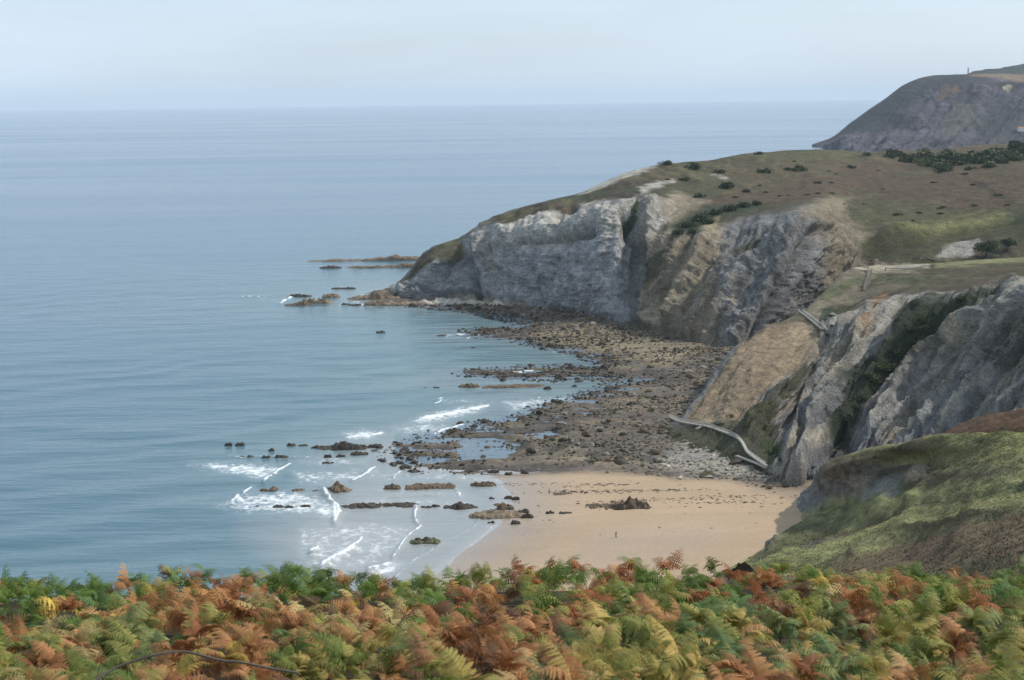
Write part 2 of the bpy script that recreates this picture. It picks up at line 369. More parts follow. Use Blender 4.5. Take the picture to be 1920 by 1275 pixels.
# ---- spur with the beach stairs, terrace and ribbed grey cliff
B = [
 [(1285,785,505),(1300,775,500),(1350,715,540),(1400,656,z(1)),(1455,620,640),(1510,597,655),(1560,562,685),(1610,518,705),(1640,510,705)],
 [(1225,818,z(-.6)),(1280,782,z(4)),(1335,706,500),(1378,652,525),(1440,612,550),(1500,586,570),(1545,546,590),(1600,503,625),(1645,497,655)],
 [(1262,850,z(-.6)),(1322,797,z(5)),(1372,730,468),(1410,675,490),(1462,636,522),(1530,600,546),(1572,560,573),(1622,512,610),(1665,498,655)],
 [(1335,870,z(-.6)),(1380,838,z(4)),(1430,765,443),(1475,705,468),(1520,660,498),(1565,612,528),(1600,575,558),(1650,524,600),(1700,496,655)],
 [(1418,893,z(-.6)),(1440,880,z(3)),(1480,790,447),(1510,725,471),(1550,665,490),(1595,610,510),(1640,566,527),(1700,523,590),(1750,494,655)],
 [(1490,905,z(-.6)),(1500,895,z(2.5)),(1540,810,432),(1575,745,453),(1615,675,474),(1665,610,490),(1720,548,514),(1770,520,580),(1820,488,655)],
 [(1570,896,z(-.6)),(1575,885,z(2)),(1620,815,424),(1665,750,439),(1715,675,452),(1765,610,456),(1815,545,470),(1850,518,565),(1890,484,655)],
 [(1690,912,z(1)),(1690,900,z(2)),(1720,830,405),(1765,750,424),(1810,680,430),(1850,610,432),(1890,540,442),(1930,510,550),(1960,480,655)],
 [(1825,924,z(1)),(1825,910,z(3)),(1850,830,388),(1890,750,405),(1925,680,414),(1950,610,413),(1970,545,414),(2000,505,530),(2030,475,655)],
 [(1990,936,z(1)),(1990,920,z(3)),(2010,830,379),(2030,750,390),(2050,680,396),(2070,610,399),(2080,540,403),(2090,500,520),(2100,470,655)],
]
P, PX, PY = loft(B, 460, 350)
nrm = blur(normals(P), 5)
wp = (fbm(P, 8, 4, 105) * 8, fbm(P, 8, 4, 109) * 8)
rimpoly = [(1250,620),(1430,560),(1560,470),(2120,440),(2120,560),(1960,540),(1900,520),(1850,528),(1800,548),(1740,548),(1690,556),(1640,566),(1600,585),(1570,600),(1540,590),(1520,605),(1480,604),(1440,612),(1400,640)]
veg = soft(PX + wp[0] * .6, PY + wp[1] * .6, rimpoly, 6)
cone = soft(PX + wp[0] * .4, PY + wp[1] * .4, [(1260,800),(1345,650),(1440,600),(1530,590),(1545,640),(1490,700),(1420,745),(1380,790),(1300,800)], 6)
rock = 1 - veg
U = (np.arange(P.shape[0]) / P.shape[0])[:, None] * np.ones(P.shape[:2])
q = PX * .80 + PY * .62
Q = np.stack([q, (PY - PX) * .06, P[..., 1] * .02], -1)
Qw = Q + np.stack([wp[0], wp[1], wp[0]], -1) * .45
h = (fbm(Qw, 34, 3, 121, .5, True) * 5.2 + fbm(Qw, 11, 3, 127, .6, True) * 3.4) + fbm(P, 7, 4, 133, .6) * .9 + fbm(P, 1.8, 3, 134, .62, True) * .3
h = h * rock * (1 - .85 * cone) + (fbm(np.stack([q, (PY - PX) * .25, P[..., 1] * .05], -1), 18, 4, 135, .6) * 1.2 + fbm(P, 3, 4, 136, .62) * .55) * cone + (fbm(P, 25, 3, 140) * .9 + fbm(P, 3, 4, 141) * .35) * veg
cre = [
 ([(1465,880),(1440,800),(1470,720),(1560,655),(1625,600)], 8, -3), ([(1380,770),(1440,710),(1520,672),(1550,640)], 7, -3.2),
 ([(1500,890),(1530,800),(1600,690),(1660,590),(1690,560)], 10, 4.5), ([(1560,860),(1600,760),(1700,660),(1790,590),(1860,545)], 20, -8),
 ([(1475,870),(1500,780),(1555,690),(1600,600)], 7, 3), ([(1520,780),(1570,700),(1625,640)], 6, -2),
 ([(1640,830),(1700,740),(1770,660),(1830,590)], 12, 4.5), ([(1700,820),(1780,700),(1830,620)], 8, -3.5), ([(1740,820),(1800,740),(1850,660),(1905,590)], 12, 5),
 ([(1820,800),(1880,720),(1940,640)], 12, -4), ([(1880,780),(1940,700)], 10, 4), ([(1660,640),(1700,580)], 6, -2), ([(1620,660),(1640,590)], 6, 2.5),
 ([(1350,790),(1390,700),(1430,650)], 14, 1.4), ([(1520,590),(1560,630),(1545,650)], 9, -2), ([(1580,790),(1640,720)], 10, 3), ([(1600,840),(1680,760)], 9, -3),
 ([(1590,650),(1610,640),(1650,575)], 8, 2), ([(1420,800),(1450,760)], 6, 2), ([(1410,830),(1440,790)], 6, -1.5)]
h = h + creases(PX, PY, cre, wp) * .95 * (1 - .6 * cone) * (1 - .9 * veg)
skirt = soft(PX, PY, [(1200,790),(1290,785),(1390,800),(1450,850),(1470,920),(1200,920)], 10); h = h * (1 - .8 * skirt)
rimd = seg_dist(PX, PY, [(1500,590),(1600,585),(1640,566),(1690,556),(1740,548),(1800,546),(1850,526),(1960,540),(2110,540)]); h = h * (.25 + .75 * np.clip(rimd / 34, 0, 1))
tw = soft(PX, PY, [(1595,505),(1640,494),(1700,488),(1760,484),(1960,460),(2100,450),(2100,500),(1940,505),(1800,512),(1700,520),(1640,515)], 6)
h = h * (1 - .85 * tw)
P = P + nrm * h[..., None]
n3 = fbm(P, 3.5, 4, 150); n4 = fbm(P, 16, 3, 151); nst = fbm(Qw, 14, 4, 152, .6)
nst2 = fbm(Qw, 5, 4, 153, .6)[..., None]; mxr = np.clip(.34 + nst * 2.6, 0, 1)[..., None]
base = GREY * 1.0 * (1 - mxr) + (TAN * .75 + PALE * .35) * mxr; base = base * (1 + .8 * nst2); uppr = np.clip((PX * .35 + 1130 - PY - 900) / 160, 0, 1)[..., None] * .48; base = base * (1 - uppr) + (PALE * .72) * (1 + .7 * nst2) * uppr
base = base * (1 + .22 * n3[..., None])
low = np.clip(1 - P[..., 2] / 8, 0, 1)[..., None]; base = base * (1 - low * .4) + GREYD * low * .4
vc = HEATH * .35 + OLIVE * .65 + np.clip(n4, -.6, .6)[..., None] * (GRASS - HEATH) * .9
vc = vc * (1 + .9 * fbm(P * [1, .4, 1], 6, 4, 154, .7)[..., None] + .7 * fbm(P * [1, .4, 1], 2.2, 4, 155, .7)[..., None])
conec = (rgb(.29,.225,.15) * (1 + .45 * n3[..., None])) * (1 + .35 * nst[..., None]) + np.clip(n4, 0, 1)[..., None] * rgb(.16, .13, .09)
lf = np.clip((1347 + (706 - PY) * .75 + wp[0] - PX) / 8 + .2, 0, 1) * np.clip((PY - 600) / 10, 0, 1)
conec = conec * (1 - lf[..., None]) + rgb(.22,.225,.22) * lf[..., None]
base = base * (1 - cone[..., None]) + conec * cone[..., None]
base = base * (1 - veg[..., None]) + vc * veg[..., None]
items = [
 ([(1440,612),(1500,568),(1585,510),(1640,515),(1600,558),(1540,588),(1490,598)], TAN * 1.15, 8, .65), ([(1560,560),(1640,540),(1700,535),(1640,556),(1600,575)], TAN, 6, .5),
 ([(1560,860),(1555,790),(1600,715),(1680,640),(1690,580),(1790,552),(1870,528),(1920,515),(1870,560),(1780,612),(1720,665),(1660,730),(1610,800),(1585,850)], SCRUB * .8, 10, .95),
 ([(1660,745),(1700,700),(1780,640),(1800,648),(1720,710),(1690,740)], OLIVE * .7, 7, .7),
 ([(1340,800),(1380,785),(1420,772),(1450,800),(1460,840),(1445,885),(1400,885),(1320,868),(1255,848),(1238,815),(1290,796)], OLIVE * .95, 8, .9),
 ([(1425,845),(1450,830),(1468,860),(1450,880)], rgb(.06,.085,.03), 6, .8),
 ([(1390,800),(1430,750),(1500,690),(1560,655),(1565,665),(1510,705),(1450,760),(1430,800)], OLIVE * .9, 5, .8),
 ([(1520,556),(1560,535),(1620,515),(1622,535),(1560,560)], rgb(.095,.12,.05), 5, .7),
 ([(1460,600),(1500,575),(1530,572),(1500,595)], rgb(.11,.125,.05), 5, .7),
 ([(1500,560),(1560,520),(1600,502),(1720,512),(1600,512),(1560,530)], TAN * 1.1, 5, .7),
 ([(1542,580),(1560,572),(1580,590),(1560,612),(1530,640),(1540,605)], SCRUB * 1.2, 5, .9),
 ([(1640,560),(1665,552),(1662,590),(1645,610)], ORANGE * .95, 4, .7), ([(1635,630),(1655,600),(1650,630),(1632,650)], ORANGE, 4, .7),
 ([(1790,650),(1792,600),(1830,555),(1850,560),(1820,610),(1800,660)], rgb(.42,.37,.26), 6, .85),
 ([(1820,650),(1830,610),(1880,570),(1910,575),(1870,620),(1830,660)], rgb(.45,.42,.36), 6, .85),
 ([(1800,720),(1815,690),(1850,650),(1850,680),(1815,715)], rgb(.42,.40,.38), 5, .8),
 ([(1600,497),(1640,493),(1742,490),(1745,500),(1690,510),(1640,512),(1600,505)], rgb(.42,.38,.29), 4, .95),
 ([(1745,492),(1850,482),(2000,470),(2100,466),(2100,490),(1900,492),(1760,500)], rgb(.25,.25,.12), 4, .9),
 ([(1740,545),(1780,532),(1850,520),(1930,512),(1880,528),(1790,548)], HEATHR * .8, 5, .8), ([(1770,505),(2100,485),(2100,510),(1900,510),(1780,520)], HEATH * .9, 5, .8),
 ([(1680,520),(1720,520),(1710,532),(1670,535)], SCRUB * 2, 5, .7),
 ([(1560,690),(1600,640),(1640,610),(1630,650),(1580,720),(1540,780)], rgb(.38,.33,.24), 7, .6),
 ([(1425,900),(1460,865),(1500,880),(1510,900)], rgb(.36,.33,.29), 6, .8),
]
col = paint(PX, PY, base, items, wp, P, 160)
add_sheet('sea_cliff', P, np.clip(col, .01, .8), MAT_CLIFF_NEAR)

# ---- green hillside nearer the camera
Cc = [
 [(1345,1078,z(-2)),(1388,1060,290),(1440,1085,250),(1500,1110,210),(1600,1150,150),(1750,1230,80)],
 [(1425,1047,z(-2)),(1432,1026,315),(1510,1047,272),(1600,1070,225),(1700,1110,165),(1850,1200,85)],
 [(1478,1000,z(-2)),(1480,982,352),(1560,985,310),(1680,1010,245),(1790,1060,175),(1930,1170,90)],
 [(1508,948,z(-2)),(1514,925,372),(1580,935,342),(1740,945,255),(1860,1000,185),(2000,1140,95)],
 [(1545,905,z(0)),(1560,869,358),(1650,892,328),(1800,900,262),(1920,960,190),(2080,1110,100)],
 [(1620,895,370),(1615,843,345),(1720,860,315),(1850,865,265),(1970,930,195),(2130,1090,100)],
 [(1720,885,360),(1710,830,325),(1800,838,295),(1910,845,262),(2020,905,200),(2180,1070,100)],
 [(1850,875,340),(1830,817,305),(1900,818,285),(1980,825,260),(2080,880,200),(2230,1050,100)],
 [(1990,870,320),(1980,806,290),(2040,802,275),(2100,805,255),(2170,860,200),(2280,1040,100)],
]
P, PX, PY = loft(Cc, 390, 320)
nrm = blur(normals(P), 5)
wp = (fbm(P, 5, 4, 205) * 8, fbm(P, 5, 4, 209) * 6)
rockc = soft(PX + wp[0], PY + wp[1], [(1440,1040),(1490,930),(1545,860),(1600,860),(1660,872),(1740,866),(1760,880),(1735,900),(1680,910),(1610,925),(1545,945),(1495,965),(1440,1000)], 7)
und = fbm(P * [1, .5, 1], 14, 4, 221) * 1.8 + fbm(P, 4, 4, 222) * .45 + fbm(P, .9, 3, 223) * .16
h = und * (1 - rockc) + (fbm(P, 6, 5, 231, .62, True) * 1.8 + fbm(P, 1.6, 3, 232) * .45) * rockc
cre = [([(1560,1000),(1620,975),(1700,940),(1790,925)], 7, -1.6), ([(1500,1010),(1590,975),(1650,955),(1680,930)], 8, -1.2), ([(1600,1040),(1700,990),(1830,965),(1920,955)], 10, .8),
       ([(1830,935),(1880,920),(1920,905)], 5, -1.2), ([(1640,875),(1700,862),(1760,868)], 9, -2), ([(1700,930),(1740,905),(1800,885)], 7, .8), ([(1560,880),(1640,856)], 6, 1)]
h = h + creases(PX, PY, cre, wp)
P = P + nrm * h[..., None]
n3 = fbm(P, 2.2, 4, 250); n4 = fbm(P * [1, .4, 1], 8, 4, 251)
n6 = fbm((P * [1, .35, 1]) @ np.array([[.9,.3,0],[-.3,.9,0],[0,0,1.0]]), 3.2, 5, 252, .68)[..., None]; base = (GRASS * 1.5) * (1 + .35 * n3[..., None]) + np.clip(n4, -.6, .6)[..., None] * (GRASSL - OLIVE) * 1.3; base = base * (1 + 1.1 * n6)
rcm = np.clip((PX - 1500) / 60, 0, 1)[..., None] * .7; rc = (GREY * .8 * (1 - rcm) + TAND * .8 * rcm) * (1 + .6 * n3[..., None]); base = base * (1 - rockc[..., None]) + rc * rockc[..., None]
items = [
 ([(1540,900),(1560,860),(1620,842),(1720,830),(1760,835),(1700,850),(1640,860),(1590,890)], HEATH * 1.3, 7, .8),
 ([(1560,1030),(1640,1000),(1760,975),(1880,958),(1880,966),(1760,990),(1650,1015)], HEATH * .8, 5, .8), ([(1700,905),(1790,888),(1900,878),(1900,888),(1800,900),(1710,920)], HEATH * .75, 5, .8), ([(1620,965),(1720,940),(1840,925),(1840,932),(1720,955),(1640,978)], OLIVE * .7, 4, .8), ([(1830,935),(1880,918),(1930,902),(1930,914),(1880,930),(1840,944)], SCRUB, 4, .9), ([(1590,905),(1610,890),(1640,900),(1620,925)], TAN, 3, .8), ([(1650,915),(1668,905),(1672,925),(1655,932)], PALE * .7, 2, .8), ([(1500,1030),(1545,1005),(1600,985),(1590,1000),(1530,1030)], GREY * .9, 4, .7),
 ([(1640,905),(1660,880),(1750,865),(1830,850),(1850,855),(1790,880),(1700,915),(1620,940)], OLIVE * .8, 7, .8),
 ([(1600,930),(1650,900),(1700,895),(1680,920),(1620,945)], GREY, 5, .5), ([(1700,890),(1740,872),(1735,895),(1700,905)], TAN * 1.1, 4, .75),
 ([(1540,1005),(1600,975),(1660,955),(1700,930),(1690,955),(1640,980),(1560,1015),(1500,1035)], HEATH * .8, 6, .8),
 ([(1400,1060),(1480,985),(1560,975),(1600,950),(1560,985),(1500,1015),(1450,1050)], OLIVE, 6, .8),
 ([(1500,1120),(1560,1060),(1680,1015),(1800,985),(1860,970),(1930,955),(2150,900),(2200,1200),(1500,1200)], HEATHR * 1.2, 10, .85),
 ([(1600,1130),(1700,1080),(1850,1060),(1950,1040),(1950,1060),(1800,1090),(1680,1140)], OLIVE * .9, 9, .7),
 ([(1480,1060),(1560,1010),(1700,965),(1880,930),(1950,915),(1950,940),(1800,965),(1680,1000),(1560,1045)], GRASSL * 1.0, 8, .75),
 ([(1690,860),(1800,840),(1950,825),(2100,815),(2100,850),(1900,858),(1760,872)], GRASSL * .85, 7, .7),
]
col = paint(PX, PY, base, items, wp, P, 260)
add_sheet('green_hillside', P, np.clip(col, .01, .8), MAT_HILL)
HP, HC = P, col
# reddish bracken shoulder behind its crest
E = [[(1690,880,360),(1690,850,352),(1700,845,340),(1715,850,325)], [(1735,860,355),(1738,828,342),(1745,826,334),(1755,840,318)],
     [(1800,850,350),(1800,797,336),(1810,800,326),(1825,830,312)], [(1870,850,345),(1866,773,330),(1880,785,318),(1890,830,305)],
     [(1930,850,340),(1930,764,322),(1940,785,310),(1950,830,298)], [(2080,850,330),(2080,750,312),(2080,780,300),(2080,830,290)]]
P, PX, PY = loft(E, 120, 60); nrm = normals(P)
P = P + nrm * (fbm(P, 6, 4, 301) * .9 + fbm(P, 1.2, 3, 302) * .25)[..., None]
n3 = fbm(P, 3, 4, 303)[..., None]
add_sheet('bracken_shoulder', P, np.clip(rgb(.105, .06, .036) * (1 + .6 * n3) + np.clip(n3, 0, .5) * (OLIVE - HEATHR) * 1.6, .01, .8), MAT_HILL)

# ---- far headland and the wooded ridge behind it
D = [
 [(1522,275,z(0)),(1528,271,z(3)),(1534,269,3350),(1545,274,3420)],
 [(1540,278,z(0)),(1545,268,3200),(1562,258,3300),(1565,272,3480)],
 [(1575,290,z(0)),(1583,256,3080),(1600,230,3250),(1620,262,3600)],
 [(1625,305,z(0)),(1635,255,2980),(1655,190,3250),(1690,230,3700)],
 [(1680,315,z(0)),(1690,250,2960),(1708,153,3300),(1740,200,3800)],
 [(1740,318,z(0)),(1740,240,2980),(1750,142,3350),(1780,190,3900)],
 [(1800,318,z(0)),(1800,240,2950),(1810,140,3380),(1840,180,3900)],
 [(1860,318,z(0)),(1870,240,2980),(1880,139,3420),(1900,180,4000)],
 [(1930,318,z(0)),(1940,240,2960),(1950,142,3400),(1960,180,4000)],
 [(2100,318,z(0)),(2100,240,2900),(2100,150,3400),(2100,180,4000)],
]
P, PX, PY = loft(D, 300, 170); nrm = blur(normals(P), 3)
wp = (fbm(P, 60, 4, 405) * 6, fbm(P, 60, 4, 409) * 6)
q = PX * .72 + PY * .6
h = fbm(np.stack([q + wp[0], PY * .1, P[..., 1] * .01], -1), 22, 4, 411, .55, True) * 17 + fbm(P, 45, 5, 412, .6) * 13
top = soft(PX + wp[0], PY + wp[1], [(1560,262),(1640,200),(1700,145),(2110,120),(2110,165),(1900,160),(1800,162),(1740,170),(1690,210),(1650,250)], 8)
vv = np.linspace(0, 1, 170)[None, :]; uu = np.linspace(0, 1, 300)[:, None]; skyd = seg_dist(PX, PY, [(1505,270),(1559,261),(1603,236),(1655,188),(1710,150),(1745,141),(2100,143)])
h = h * (1 - .7 * top) * np.clip(vv * 12, 0, 1) * np.clip(skyd / 20, .16, 1)
P = P + nrm * h[..., None]; n3 = fbm(P, 60, 4, 413)[..., None]
base = rgb(.060, .054, .068) * (1 + 1.1 * n3) * (1 + .6 * fbm(P, 18, 4, 414)[..., None])
items = [([(1560,262),(1640,200),(1700,145),(1830,135),(1860,150),(1800,165),(1740,175),(1690,210),(1650,250)], rgb(.026,.032,.034), 7, .9),
         ([(1820,142),(1850,136),(2110,130),(2110,165),(1960,160),(1880,152)], rgb(.20, .145, .095), 3, .9),
         ([(1760,185),(1790,165),(1795,180),(1765,195)], ORANGE * .6, 4, .6), ([(1770,230),(1790,200),(1830,200),(1830,235),(1780,270),(1765,260)], rgb(.085,.082,.065), 8, .7),
         ([(1830,240),(1860,200),(1920,190),(1915,260),(1850,270)], rgb(.03,.036,.038), 8, .7), ([(1880,168),(1892,160),(1900,166),(1892,176)], rgb(.4,.32,.24), 2, .8)]
col = paint(PX, PY, base, items, wp, P, 460)
add_sheet('far_headland', P, np.clip(col, .01, .8), MAT_FAR)
Rg = [[(1790,150,4700),(1800,142,4800),(1810,150,5200)], [(1830,150,4600),(1838,133,4850),(1850,150,5300)], [(1870,160,4600),(1880,127,4900),(1890,150,5400)],
      [(1900,160,4600),(1915,121,4950),(1930,150,5400)], [(1960,160,4600),(1970,110,5000),(1980,150,5500)], [(2110,160,4600),(2110,95,5000),(2110,150,5500)]]
P, PX, PY = loft(Rg, 160, 60); P[..., 2] += fbm(P, 45, 5, 470, .65) * 10
add_sheet('wooded_ridge', P, rgb(.026,.034,.032) * (1 + .3 * fbm(P, 60, 3, 471)[..., None]), MAT_FAR)

# ---- hillside under the bracken, from behind the camera down to the sea
def near_drop(Y):
    return np.interp(Y, [-40, 0, 6, 20, 24, 80, 170, 300], [0, 2.0, 3.45, 7.25, 9.6, 37, 74, 112])
xs = np.linspace(-190, 290, 180); ys = np.concatenate([np.linspace(-40, 26, 90), np.linspace(27, 300, 80)])
X, Y = np.meshgrid(xs, ys, indexing='ij')
P = np.stack([X, Y, CAM_Z - near_drop(Y)], -1)
P[..., 2] += fbm(P, 6, 3, 501) * .12 * np.clip(1, 0, 1) + fbm(P, 40, 3, 502) * np.clip((Y - 40) / 60, 0, 1) * 2
n3 = fbm(P, 1.5, 4, 503)[..., None]
add_sheet('bracken_slope', P, np.clip(rgb(.05, .042, .022) * (1 + .5 * n3), .01, .5), MAT_HILL)
def near_z(x, y):
    h_ = drop(x, y, ['bracken_slope']); return h_[0].z if h_ else CAM_Z - float(near_drop(y))

# ------------------------------------------------------------------ shore and sea
coast_px = [(560,1190),(640,1165),(720,1130),(790,1088),(830,1062),(868,1035),(900,1010),(930,982),(948,958),(952,930),(940,905),(915,892),(870,884),(800,874),(765,860),(752,843),(790,828),(850,812),(900,800),(960,792),(1000,776),(1050,756),(1110,742),(1150,730),(1168,714),(1130,706),(1040,709),(900,703),(882,698),(960,692),(1060,690),(1130,692),(1142,680),(1100,664),(1040,652),(985,638),(940,632),(885,628),(895,620),(960,615),(985,606),(930,592),(880,582),(820,576),(770,571),(710,568),(690,560),(700,548),(740,540)]
cw = at_z(np.array([p[0] for p in coast_px]), np.array([p[1] for p in coast_px]))[:, :2].tolist()
far = [(-40, 860), (60, 1000), (300, 1400), (1500, 3000), (2500, 3000), (2500, -100), (-150, -100), (-160, 250)]
coast = cw + far
def shore_sdf(X, Y):
    d = seg_dist(X, Y, coast, True); return np.where(inside(X, Y, coast), d, -d)
def W(pts): # pixel polygon on the beach -> plan
    a = at_z(np.array([p[0] for p in pts], float), np.array([p[1] for p in pts], float), .5)[:, :2]; return a.tolist()
sand_px = [(300,1250),(600,1100),(700,900),(800,885),(870,889),(930,889),(1000,890),(1100,889),(1180,893),(1280,905),(1370,908),(1440,922),(1520,925),(1580,935),(1540,1010),(1430,1075),(1350,1250)]
pools_px = [[(860,852),(850,838),(870,824),(930,820),(975,828),(985,842),(950,852),(900,856)], [(985,815),(1030,806),(1060,812),(1020,822)], [(1010,842),(1050,834),(1060,842),(1030,850)],
            [(900,600),(960,596),(1000,606),(940,610)]]
xs = np.arange(-95, 190, .85); ys = np.arange(285, 850, 1.35)
X, Y = np.meshgrid(xs, ys, indexing='ij')
S = shore_sdf(X, Y); ppx, ppy, _ = project(np.stack([X, Y, X * 0 + .5], -1))
P3 = np.stack([X, Y, X * 0], -1)
wp = (fbm(P3, 8, 4, 601) * 7, fbm(P3, 8, 4, 602) * 4)
sandm = soft(ppx + wp[0], ppy + wp[1] * .8, sand_px, 5)
rock = 1 - sandm
Z = np.where(S > 0, np.minimum(.035 * S, 1.3), np.maximum(.05 * S, -3)) * 1.0
rk = fbm(P3 * [.55, 1.6, 1], 5, 5, 611, .6) * 1.0 + fbm(P3 * [.14, 1.2, 1], 4.2, 4, 612, .6, True) * .75
inl = np.clip(S / 38, 0, 1); Z = Z + rock * np.where(S > -10, -.28 + .6 * inl + rk * (1.25 - .4 * inl), 0) * np.clip((S + 10) / 12, 0, 1) - rock * np.clip(1 - S / 45, 0, 1) * np.clip(S, 0, 30) * .028
for pp in pools_px:
    Z = Z - 1.5 * soft(ppx + wp[0] * 1.5, ppy + wp[1] * .7, pp, 6)
Z = Z + sandm * (fbm(P3 * [.4, 1, 1], 20, 3, 613) * .12)
n1 = fbm(P3 * [.6, 1.4, 1], 9, 4, 620); n2 = fbm(P3 * [.5, 1.5, 1], 2.5, 3, 621)
rc = rgb(.088, .070, .050) * (1 + .6 * n2[..., None]) + np.clip(n1, 0, .6)[..., None] * rgb(.15, .115, .06) + np.clip(-n1, 0, .6)[..., None] * rgb(-.05, -.04, -.02)
wetr = np.clip(1 - (Z - .0) / .9, 0, 1)[..., None]; rc = rc * (1 - .45 * wetr)
sc_ = SAND * (1 + .10 * fbm(P3 * [.25, 1.4, 1], 3.5, 4, 624, .7)[..., None] + .12 * fbm(P3 * [.3, 1, 1], 14, 4, 622)[..., None]) + 0 * Z[..., None]
wets = np.clip(1 - (S - 2) / 22, 0, 1)[..., None]; sc_ = sc_ * (1 - wets * .55) + rgb(.25, .225, .205) * wets * .5
damp = soft(ppx + wp[0] * 2, ppy + wp[1], [(1020,1060),(1120,1000),(1300,980),(1370,1010),(1300,1050),(1150,1075)], 20)[..., None]
sc_ = sc_ * (1 - .3 * damp) + rgb(.30, .26, .23) * .3 * damp
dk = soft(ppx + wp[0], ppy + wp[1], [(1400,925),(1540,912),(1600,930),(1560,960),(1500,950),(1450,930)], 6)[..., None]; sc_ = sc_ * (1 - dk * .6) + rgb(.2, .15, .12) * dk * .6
pale = soft(ppx + wp[0] * 2, ppy + wp[1], [(1230,868),(1290,835),(1400,868),(1440,895),(1380,905),(1280,895)], 12)[..., None]; rc = rc * (1 - .5 * pale) + rgb(.3, .28, .24) * .5 * pale
yel = soft(ppx + wp[0] * 2, ppy + wp[1], [(990,628),(1080,612),(1200,645),(1330,650),(1260,690),(1150,665),(1050,650)], 10)[..., None]; rc = rc * (1 - .5 * yel) + rgb(.27, .21, .12) * .5 * yel
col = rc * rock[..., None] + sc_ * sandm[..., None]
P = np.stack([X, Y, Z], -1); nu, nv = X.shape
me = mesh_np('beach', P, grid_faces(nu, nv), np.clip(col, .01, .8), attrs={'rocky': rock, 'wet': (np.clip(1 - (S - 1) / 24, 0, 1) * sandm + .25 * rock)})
m, nt, b = new_mat('sand_and_rock'); nt_s = MAT_SHORE.node_tree
def shore_material():
    m, nt, b = new_mat('beach_sand_and_rock')
    at = N(nt, 'ShaderNodeAttribute'); at.attribute_name = 'Col'; aw = N(nt, 'ShaderNodeAttribute'); aw.attribute_name = 'wet'
    n1 = noise_node(nt, .9, detail=6, rough=.7)
    mr = N(nt, 'ShaderNodeMapRange'); mr.inputs[1].default_value = .3; mr.inputs[2].default_value = .7; mr.inputs[3].default_value = .9; mr.inputs[4].default_value = 1.1
    nt.links.new(n1.outputs[0], mr.inputs[0])
    ar = N(nt, 'ShaderNodeAttribute'); ar.attribute_name = 'rocky'
    n2 = noise_node(nt, 1.3, detail=6, rough=.75, mapscale=(.45, 1.2, 1)); r2 = N(nt, 'ShaderNodeMapRange'); r2.inputs[1].default_value = .36; r2.inputs[2].default_value = .64; r2.inputs[3].default_value = .35; r2.inputs[4].default_value = 1.7
    nt.links.new(n2.outputs[0], r2.inputs[0]); mxr_ = N(nt, 'ShaderNodeMix'); nt.links.new(ar.outputs['Fac'], mxr_.inputs[0]); nt.links.new(mr.outputs[0], mxr_.inputs[2]); nt.links.new(r2.outputs[0], mxr_.inputs[3])
    vm = N(nt, 'ShaderNodeVectorMath', operation='SCALE'); nt.links.new(at.outputs['Color'], vm.inputs[0]); nt.links.new(mxr_.outputs[0], vm.inputs['Scale'])
    nt.links.new(vm.outputs[0], b.inputs['Base Color'])
    m2 = N(nt, 'ShaderNodeMapRange'); m2.inputs[3].default_value = .95; m2.inputs[4].default_value = .22; nt.links.new(aw.outputs['Fac'], m2.inputs[0]); nt.links.new(m2.outputs[0], b.inputs['Roughness'])
    bp = N(nt, 'ShaderNodeBump'); bp.inputs['Strength'].default_value = .15; bp.inputs['Distance'].default_value = .2; nt.links.new(n1.outputs[0], bp.inputs['Height']); nt.links.new(bp.outputs[0], b.inputs['Normal'])
    return m
put('beach', me, shore_material(), kind='structure')
BVHS['beach'] = BVHTree.FromPolygons(P.reshape(-1, 3).tolist(), grid_faces(nu, nv).tolist())
BS, BROCK, BX, BY, BZ, BPX, BPY = S, rock, X, Y, Z, ppx, ppy
# wide ground sheet under sea and land
gv = [(-30000, -2000, -6), (30000, -2000, -6), (30000, 41000, -6), (-30000, 41000, -6)]
put('seabed', mesh_np('seabed', gv, [(0, 1, 2, 3)], smooth=False), plain_mat('seabed_sand', (.2, .19, .15), scale=.01), kind='structure')

